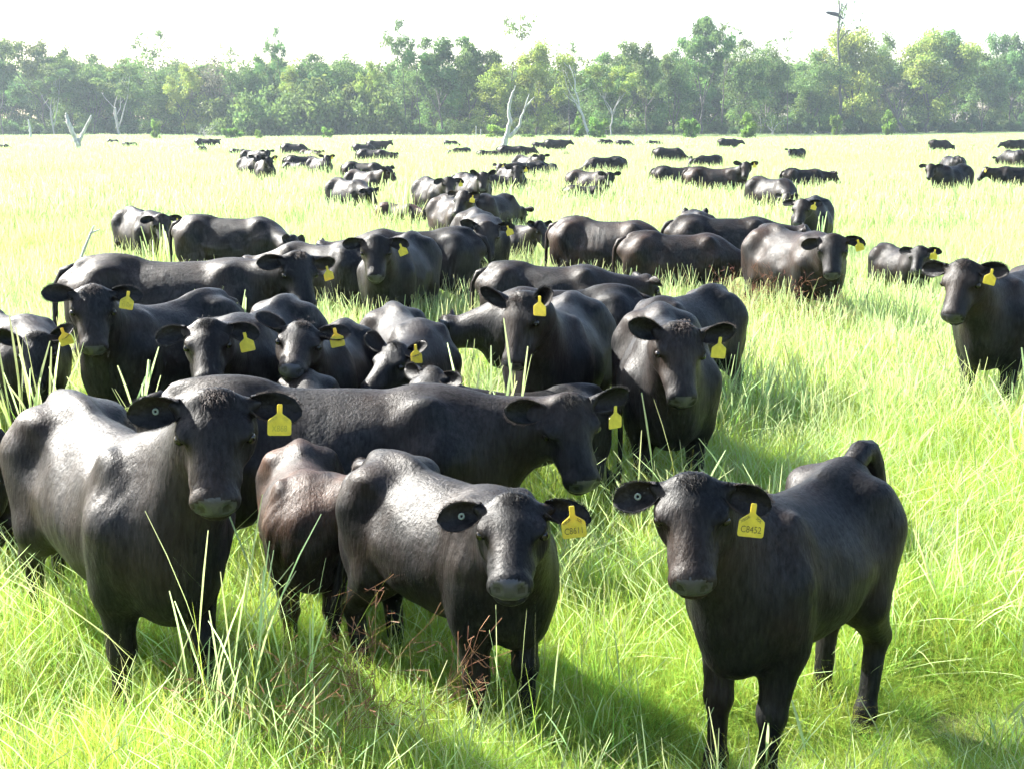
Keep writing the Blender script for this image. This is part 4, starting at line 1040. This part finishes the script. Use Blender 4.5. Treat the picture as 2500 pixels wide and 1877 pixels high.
twiggy("fallen_branch", "pale fallen branch lying right below the bird's trunk", (61.0, 266, 0), 5, 3.0, 13, "branch", M_BARK[2], True)
twiggy("fallen_branch", "dead white sapling rising from the grass between the dead spike and the bird's trunk", (47.6, 258, 0), 3, 5.0, 14, "branch", M_BARK[2])
twiggy("dead_sapling", "thin leaning white stem beside the fine leaved shrub", (43.8, 251, 0), 1, 8.0, 15, "sapling", M_BARK[1])

# ------------------------------------------------------------------ the bird coming in to land on the bare trunk
bird = bpy.data.objects.new("bird", None); COL.objects.link(bird); bird.location = (62.3, 274.9, 22.9); bird.scale = (1.2, 1.2, 1.2)
tag(bird, "big dark bird of prey with raised wing beside the top of the bare trunk", "bird")
mb = MB(); mb.tube([(.95, 0, -.62), (.72, 0, -.50), (.30, 0, -.15), (-.05, 0, .05), (-.28, 0, .22), (-.42, 0, .26), (-.55, 0, .20)], [.16, .11, .20, .24, .15, .12, .02], 10)
add("body", mb.mesh("body", M_FEATHER), bird)
def wing(sg):
    v = []; f = []; pts = [(0.0, .10, .10, .55), (-.35, .45, .28, .60), (-.85, .75, .38, .55), (-1.40, .95, .42, .42), (-1.85, 1.05, .44, .20)]
    for x, y, z, c in pts:
        c *= 2.0; v += [(x - c * .15, sg * y * .5, z + .03), (x + c * .5, sg * y * .5, z - c * .55), (x + c * .18, sg * y * .5, z + .06)]
    for i in range(len(pts) - 1):
        a = i * 3; f += [(a, a + 1, a + 4, a + 3), (a + 1, a + 2, a + 5, a + 4), (a + 2, a, a + 3, a + 5)]
    f += [(0, 2, 1), (12, 13, 14)]
    return new_mesh("wing", v, f, M_FEATHER)
add("wing", wing(1), bird); add("wing", wing(-1), bird)

# ------------------------------------------------------------------ grass
def tuft(seed, n, rad, ht, wd, lean=0.5, seedheads=0, stems_h=1.5, segs=4, sh_w=0.004):
    """a tuft of curved tapering blades, some with straw seed heads; returns (grass verts..., straw verts...)"""
    rs = np.random.default_rng(seed)
    def blades(n, ht, wd, lean, spread, segs, head=False):
        a = rs.random(n) * 6.283; rr = np.sqrt(rs.random(n)) * spread
        root = np.stack([rr * np.cos(a), rr * np.sin(a), np.full(n, -.02)], 1)
        b = rs.random(n) * 6.283; le = np.abs(rs.normal(size=n)) * lean + .06
        Hh = ht * rs.uniform(.45, 1.15, n)
        dirx = np.stack([np.cos(b), np.sin(b), np.zeros(n)], 1)
        tw = rs.random(n) * 3.14; side = np.stack([np.cos(tw), np.sin(tw), np.zeros(n)], 1)
        P = []; Hc = []
        for i in range(segs + 1):
            t = i / segs
            c = root + dirx * (le * Hh * t ** 1.9)[:, None] + np.array([0, 0, 1.]) * (Hh * t * (1 - .28 * np.minimum(le, 1.3) * t))[:, None]
            if head: w = wd * (0.35 if t < .62 else 1.0 + 1.3 * math.sin(min(1, (t - .6) / .4) * math.pi) * (.9)) * np.ones(n)
            else: w = wd * (1 - t ** 1.6) * np.ones(n) + wd * .04
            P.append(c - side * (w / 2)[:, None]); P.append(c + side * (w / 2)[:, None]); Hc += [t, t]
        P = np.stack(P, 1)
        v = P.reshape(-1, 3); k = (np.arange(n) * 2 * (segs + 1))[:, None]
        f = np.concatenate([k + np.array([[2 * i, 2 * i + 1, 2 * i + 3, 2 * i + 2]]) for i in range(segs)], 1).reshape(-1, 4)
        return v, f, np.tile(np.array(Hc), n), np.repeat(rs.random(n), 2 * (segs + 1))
    g = blades(n, ht, wd, lean, rad, segs)
    s = blades(seedheads, ht * stems_h, sh_w, lean * .55, rad * .9, max(segs, 5), True) if seedheads else None
    return g, s
def tuft_mesh(name, g, s, m1, m2):
    if s is None: v, f, h, r = g; mi = np.zeros(len(f), int)
    else:
        v = np.concatenate([g[0], s[0]]); f = np.concatenate([g[1], s[1] + len(g[0])]); h = np.concatenate([g[2], s[2]]); r = np.concatenate([g[3], s[3]])
        mi = np.concatenate([np.zeros(len(g[1]), int), np.ones(len(s[1]), int)])
    me = new_mesh(name, v, f, mats=[m1, m2], mat_idx=mi, smooth=True)
    for nm, a in (("h", h), ("r", r)):
        at = me.attributes.new(nm, 'FLOAT', 'POINT'); at.data.foreach_set("value", np.asarray(a, np.float32))
    return me

def scatter(name, label, pts, scl, meshes, idx):
    col = bpy.data.collections.new(name + "_kinds")
    for i, me in enumerate(meshes):
        col.objects.link(bpy.data.objects.new("tuft_%02d" % i, me))
    n = len(pts)
    me = bpy.data.meshes.new(name); me.vertices.add(n); me.vertices.foreach_set("co", np.asarray(pts, np.float32).ravel())
    rot = np.stack([rng.normal(size=n) * .08, rng.normal(size=n) * .08, rng.random(n) * 6.283], 1)
    a = me.attributes.new("rot", 'FLOAT_VECTOR', 'POINT'); a.data.foreach_set("vector", rot.astype(np.float32).ravel())
    a = me.attributes.new("scl", 'FLOAT_VECTOR', 'POINT'); a.data.foreach_set("vector", np.asarray(scl, np.float32).ravel())
    a = me.attributes.new("idx", 'INT', 'POINT'); a.data.foreach_set("value", np.asarray(idx, np.int32))
    o = add(name, me); o["kind"] = "stuff"; o["label"] = label; o["category"] = "grass"
    ng = bpy.data.node_groups.new(name, 'GeometryNodeTree')
    ng.interface.new_socket("Geometry", in_out='INPUT', socket_type='NodeSocketGeometry'); ng.interface.new_socket("Geometry", in_out='OUTPUT', socket_type='NodeSocketGeometry')
    N = ng.nodes; gi = N.new("NodeGroupInput"); go = N.new("NodeGroupOutput"); ip = N.new("GeometryNodeInstanceOnPoints"); ci = N.new("GeometryNodeCollectionInfo")
    ci.inputs["Collection"].default_value = col; ci.inputs["Separate Children"].default_value = True; ci.inputs["Reset Children"].default_value = True
    ip.inputs["Pick Instance"].default_value = True
    def na(nm, ty):
        q_ = N.new("GeometryNodeInputNamedAttribute"); q_.data_type = ty; q_.inputs["Name"].default_value = nm; return q_.outputs["Attribute"]
    l = ng.links.new
    l(gi.outputs[0], ip.inputs["Points"]); l(ci.outputs[0], ip.inputs["Instance"]); l(na("idx", 'INT'), ip.inputs["Instance Index"])
    e2r = N.new("FunctionNodeEulerToRotation"); l(na("rot", 'FLOAT_VECTOR'), e2r.inputs[0]); l(e2r.outputs[0], ip.inputs["Rotation"])
    l(na("scl", 'FLOAT_VECTOR'), ip.inputs["Scale"]); l(ip.outputs[0], go.inputs[0])
    md = o.modifiers.new("scatter", 'NODES'); md.node_group = ng
    return o

def wedge(n, y0, y1, pad=0.8):
    """n random ground points of the view wedge between two distances, even per area"""
    y = np.sqrt(rng.random(n) * (y1 * y1 - y0 * y0) + y0 * y0)
    x = (rng.random(n) * 2 - 1) * (0.385 * y + pad)
    return x, y
_pk = rng.normal(size=(40, 2)); _ph = rng.random(40) * 6.283
def patchy(x, y, scale):
    """smooth 0..1 patch pattern"""
    a = np.zeros_like(x)
    for k in range(14):
        a += np.sin((x * _pk[k, 0] + y * _pk[k, 1]) * 2.2 / scale + _ph[k])
    return 0.5 + 0.5 * np.tanh(a / 4.5)
def trampled(x, y):
    """grass height factor: bare, trodden ground under the lone calf and where the herd has walked"""
    f = np.ones_like(x)
    for cx, cy, rx, ry, lo in ((1.25, 5.25, .80, .50, .34), (0.55, 5.1, .5, .5, .70), (2.15, 5.75, .60, .50, .28), (0.62, 6.3, .75, .9, .85), (0.4, 4.95, .5, .25, .62), (-1.75, 5.55, .6, .45, .55), (-0.55, 5.45, .65, .45, .55), (-0.95, 6.1, .4, .4, .6)):
        f *= 1 - (1 - lo) * np.exp(-(((x - cx) / rx) ** 2 + ((y - cy) / ry) ** 2) ** 1.5)
    return f

def put(name, label, n, y0, y1, meshes, hs, patch, pad=.8, jit=.25, tramp=False, wide=None):
    x, y = wedge(n, y0, y1, pad)
    pt = patchy(x, y, patch)
    keep = rng.random(n) < (0.62 + .38 * pt)
    if tramp: keep &= rng.random(n) < np.clip(trampled(x, y) * 1.25, .1, 1)
    x, y, pt = x[keep], y[keep], pt[keep]; m = len(x)
    s = hs * (0.72 + .5 * pt) * rng.uniform(1 - jit, 1 + jit, m)
    if tramp: s = s * trampled(x, y)
    w = np.sqrt(s / hs) * (wide or 1)
    scatter(name, label, np.stack([x, y, ground_z(x, y)], 1), np.stack([w, w, s], 1), meshes, np.clip((pt * 1.15 - .08 + rng.normal(size=m) * .22) * len(meshes), 0, len(meshes) - 1).astype(int))

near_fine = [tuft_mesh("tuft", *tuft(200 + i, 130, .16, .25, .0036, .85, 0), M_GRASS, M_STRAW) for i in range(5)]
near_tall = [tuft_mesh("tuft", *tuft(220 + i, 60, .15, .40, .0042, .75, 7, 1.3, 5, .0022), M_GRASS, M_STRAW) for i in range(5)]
mid = [tuft_mesh("tuft", *tuft(240 + i, 100, .30, .50, .0065, .55, 20, 1.25, 4, .0036), M_GRASS, M_STRAW) for i in range(4)]
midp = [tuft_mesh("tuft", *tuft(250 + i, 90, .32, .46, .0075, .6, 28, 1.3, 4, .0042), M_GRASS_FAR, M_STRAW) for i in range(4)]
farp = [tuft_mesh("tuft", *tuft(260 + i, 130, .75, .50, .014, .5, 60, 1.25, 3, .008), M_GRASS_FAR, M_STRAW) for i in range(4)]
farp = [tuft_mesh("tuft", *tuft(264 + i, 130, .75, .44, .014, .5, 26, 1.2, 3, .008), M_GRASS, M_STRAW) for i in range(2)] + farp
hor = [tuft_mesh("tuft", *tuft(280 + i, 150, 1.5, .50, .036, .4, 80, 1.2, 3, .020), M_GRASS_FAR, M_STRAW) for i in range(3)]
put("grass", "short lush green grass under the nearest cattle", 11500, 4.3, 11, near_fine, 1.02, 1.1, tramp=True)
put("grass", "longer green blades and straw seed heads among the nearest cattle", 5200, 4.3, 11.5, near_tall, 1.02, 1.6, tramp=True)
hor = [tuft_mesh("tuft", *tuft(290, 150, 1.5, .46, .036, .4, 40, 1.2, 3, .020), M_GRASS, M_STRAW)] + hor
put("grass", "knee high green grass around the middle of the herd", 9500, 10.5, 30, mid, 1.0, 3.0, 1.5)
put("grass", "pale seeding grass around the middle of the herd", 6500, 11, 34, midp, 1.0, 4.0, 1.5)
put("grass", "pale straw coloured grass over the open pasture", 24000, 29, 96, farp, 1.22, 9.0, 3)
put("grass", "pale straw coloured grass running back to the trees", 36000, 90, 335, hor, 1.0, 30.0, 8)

# seeding clumps that stand out one by one
def clump(label, loc, n, ht, heads, seed, rad=.18, lean=.45, mat2=None, wd=.006, sw=.006, stems=1.35, m1=None):
    g, s = tuft(seed, n, rad, ht, wd, lean, heads, stems, 7, sw)
    root = bpy.data.objects.new("grass_clump", None); COL.objects.link(root); root.location = (loc[0], loc[1], float(ground_z(loc[0], loc[1]))); tag(root, label, "grass clump", "tall seeding grass clumps among the cattle")
    for nm, (v, f, h, r), m in (("blades", g, m1 or M_GRASS), ("seed_stems", s, mat2 or M_STRAW)):
        me = new_mesh(nm, v, f, m)
        for a, d in (("h", h), ("r", r)):
            at = me.attributes.new(a, 'FLOAT', 'POINT'); at.data.foreach_set("value", np.asarray(d, np.float32))
        add(nm, me, root)
    return root
def panicle(label, loc, n, ht, seed, lean=.5):
    """open branching rusty seed heads"""
    rs = np.random.default_rng(seed); V = []; F = []; Hc = []
    def strip(p, q_, w0, w1, t0, t1):
        p = np.array(p); q_ = np.array(q_); s = np.cross(q_ - p, rs.normal(size=3)); s /= np.linalg.norm(s) + 1e-9
        b = len(V); V.extend([p - s * w0 / 2, p + s * w0 / 2, q_ + s * w1 / 2, q_ - s * w1 / 2]); F.append((b, b + 1, b + 2, b + 3)); Hc.extend([t0, t0, t1, t1])
    for k in range(n):
        p = np.array([rs.normal() * .12, rs.normal() * .12, 0]); d = np.array([rs.normal() * lean, rs.normal() * lean, 1.]); d /= np.linalg.norm(d); H = ht * rs.uniform(.6, 1.1)
        for i in range(9):
            q_ = p + d * H / 9; strip(p, q_, .004 - .0003 * i, .0037 - .0003 * i, i / 9 * .6, (i + 1) / 9 * .6); d = d + np.array([0, 0, -.06]) + rs.normal(size=3) * .05; d /= np.linalg.norm(d)
            if i >= 4:
                for j in range(3):
                    bd = d * .5 + rs.normal(size=3) * .6; bd /= np.linalg.norm(bd); L = rs.uniform(.05, .14); m = q_ + bd * L
                    strip(q_, m, .0022, .0016, .7, .9)
                    for jj in range(2):
                        e_ = m + (bd + rs.normal(size=3) * .6) * .04; strip(m, e_, .0018, .004, .9, 1)
            p = q_
    me = new_mesh("seed_stems", np.array(V), np.array(F), M_RUST, smooth=False)
    for a, dta in (("h", Hc), ("r", rs.random(len(V)))):
        at = me.attributes.new(a, 'FLOAT', 'POINT'); at.data.foreach_set("value", np.asarray(dta, np.float32))
    root = bpy.data.objects.new("grass_clump", None); COL.objects.link(root); root.location = (loc[0], loc[1], 0); tag(root, label, "grass clump", "tall seeding grass clumps among the cattle")
    add("seed_stems", me, root)
clump("arching seeding grass clump in front of the big cow tagged X868", (-1.08, 4.95), 60, .80, 34, 301, .18, .55, sw=.0035, wd=.005, stems=1.5)
clump("leaning seed stems just beside the muzzle of the big X868 cow", (-0.86, 5.15), 26, .85, 16, 302, .10, .35, sw=.0035, wd=.005, stems=1.45)
clump("low spray of bowed stems under the belly of the big X868 cow", (-1.42, 4.95), 40, .62, 14, 303, .18, .95, sw=.0032, wd=.005, stems=1.4)
clump("bushy grass clump in front of the calf tagged C8611", (-0.40, 4.85), 80, .48, 14, 304, .24, .5, sw=.003, wd=.005)
clump("thin upright stems before the front legs of the calf tagged C8611", (0.02, 4.95), 24, .60, 9, 305, .18, .4, sw=.003, wd=.0045)
clump("tall bright stems at the picture edge in front of the half hidden lowered head", (-3.05, 8.75), 70, .95, 44, 306, .26, .25, wd=.008, sw=.008)
clump("tall stems beside the white polled cow's muzzle", (-2.45, 8.75), 34, .82, 24, 307, .20, .28, wd=.008, sw=.008)
clump("seeding stems standing up behind the big X868 cow's back", (-2.0, 7.9), 40, .80, 24, 308, .22, .38, wd=.007, sw=.007)
clump("white seed stems between the lowered head and the cow with raised ears", (-0.22, 8.7), 50, .84, 32, 309, .28, .35, wd=.008, sw=.008)
clump("few tall stems in front of the cow with raised ears", (0.02, 8.35), 12, 1.0, 8, 310, .12, .22, wd=.007, sw=.007)
clump("long stems crossing in front of the cow with one ear pricked up", (0.92, 7.75), 44, .80, 14, 311, .26, .42, wd=.007)
clump("bent straw clump on the open grass right of that cow's chest", (1.55, 7.7), 46, .62, 22, 312, .26, .7)
clump("dark green seeding clump before the cow entering the picture edge", (3.55, 9.2), 56, .85, 28, 313, .28, .35, wd=.008, sw=.008)
clump("upright stem clump in front of the grey flanked cow", (-5.0, 20.4), 70, .95, 60, 314, .42, .16, wd=.012, sw=.012, stems=1.15)
clump("stem clump before the face of the long cow with hanging tail", (-2.35, 11.1), 46, .92, 32, 315, .32, .2, wd=.010, sw=.009)
clump("green stem clump between two shaded cows' bodies", (-1.95, 12.6), 50, .72, 22, 316, .32, .32, wd=.010, sw=.009)
clump("long green stems hiding the low brown calf", (-2.35, 27.3), 70, 1.0, 40, 317, .55, .2, wd=.015, sw=.013)
clump("dense green stems behind the brown calf", (-2.75, 31.6), 80, 1.05, 40, 318, .7, .2, wd=.018, sw=.014)
clump("grass clump at the chin of the small calf with pricked ears", (0.15, 17.4), 60, .78, 20, 319, .42, .4, wd=.011, sw=.010)
clump("stems standing in front of the cow beside the grey backed grazer", (4.6, 21.6), 40, .85, 26, 320, .35, .2, wd=.012, sw=.011)
clump("coarse green clump at the lone calf's hind feet", (2.05, 5.35), 44, .34, 6, 321, .10, .55, wd=.008)
clump("clump of bent stems in the lower right corner", (1.95, 4.75), 40, .34, 12, 322, .25, .7)
clump("sparse seed stems at the lone calf's front feet", (1.15, 4.75), 22, .34, 10, 323, .35, .5)
clump("coarse broad bladed clump at the left forefoot of the big X868 cow", (-1.28, 5.25), 46, .46, 9, 341, .14, .6, wd=.008, sw=.003)
clump("coarse clump in the lower left corner with bent straw stems", (-1.72, 4.75), 60, .42, 16, 342, .26, .75, wd=.007, sw=.003)
clump("straw stems leaning over the shaded ground between the two tagged calves", (0.42, 5.15), 34, .44, 16, 343, .22, .7, wd=.006, sw=.003)
clump("tufted clump with seed heads right of the lone calf's rump", (2.25, 6.45), 60, .52, 22, 344, .24, .55, wd=.008, sw=.004)
clump("pale dry clump at the picture edge right of the lone calf", (2.55, 6.0), 50, .46, 26, 345, .26, .7, wd=.007, sw=.004)
clump("green seeding clump between the lone calf and the cow with one pricked ear", (1.5, 6.9), 60, .62, 20, 346, .24, .5, wd=.008, sw=.004)
panicle("rusty branching seed heads in front of the calf tagged C8611", (-0.62, 5.0), 14, .80, 331, .35)
panicle("rusty seed heads by the legs of the brown tinged cow standing clear", (2.55, 15.4), 22, 1.0, 332, .3)
panicle("reddish seed heads under the chest of the brown tinged cow standing clear", (3.35, 15.3), 18, .85, 333, .35)

# ------------------------------------------------------------------ thin sunlit haze over the field
if HAZE > 0:
    hv = [(x, y, z) for x in (-420, 420) for y in (-60, 460) for z in (-1.2, 34)]
    hf = [(0, 1, 3, 2), (4, 6, 7, 5), (0, 4, 5, 1), (2, 3, 7, 6), (0, 2, 6, 4), (1, 5, 7, 3)]
    m = bpy.data.materials.new("haze"); m.use_nodes = True; t = m.node_tree
    t.nodes.remove(t.nodes["Principled BSDF"])
    vol = nd(t, "ShaderNodeVolumePrincipled"); vol.inputs["Color"].default_value = (0.72, 0.86, 1.0, 1); vol.inputs["Density"].default_value = HAZE; vol.inputs["Anisotropy"].default_value = 0.35
    t.links.new(vol.outputs[0], t.nodes["Material Output"].inputs["Volume"])
    hz = add("haze", new_mesh("haze", hv, hf, m, smooth=False)); hz["kind"] = "stuff"; hz["label"] = "thin bright haze over the field"; hz["category"] = "haze"
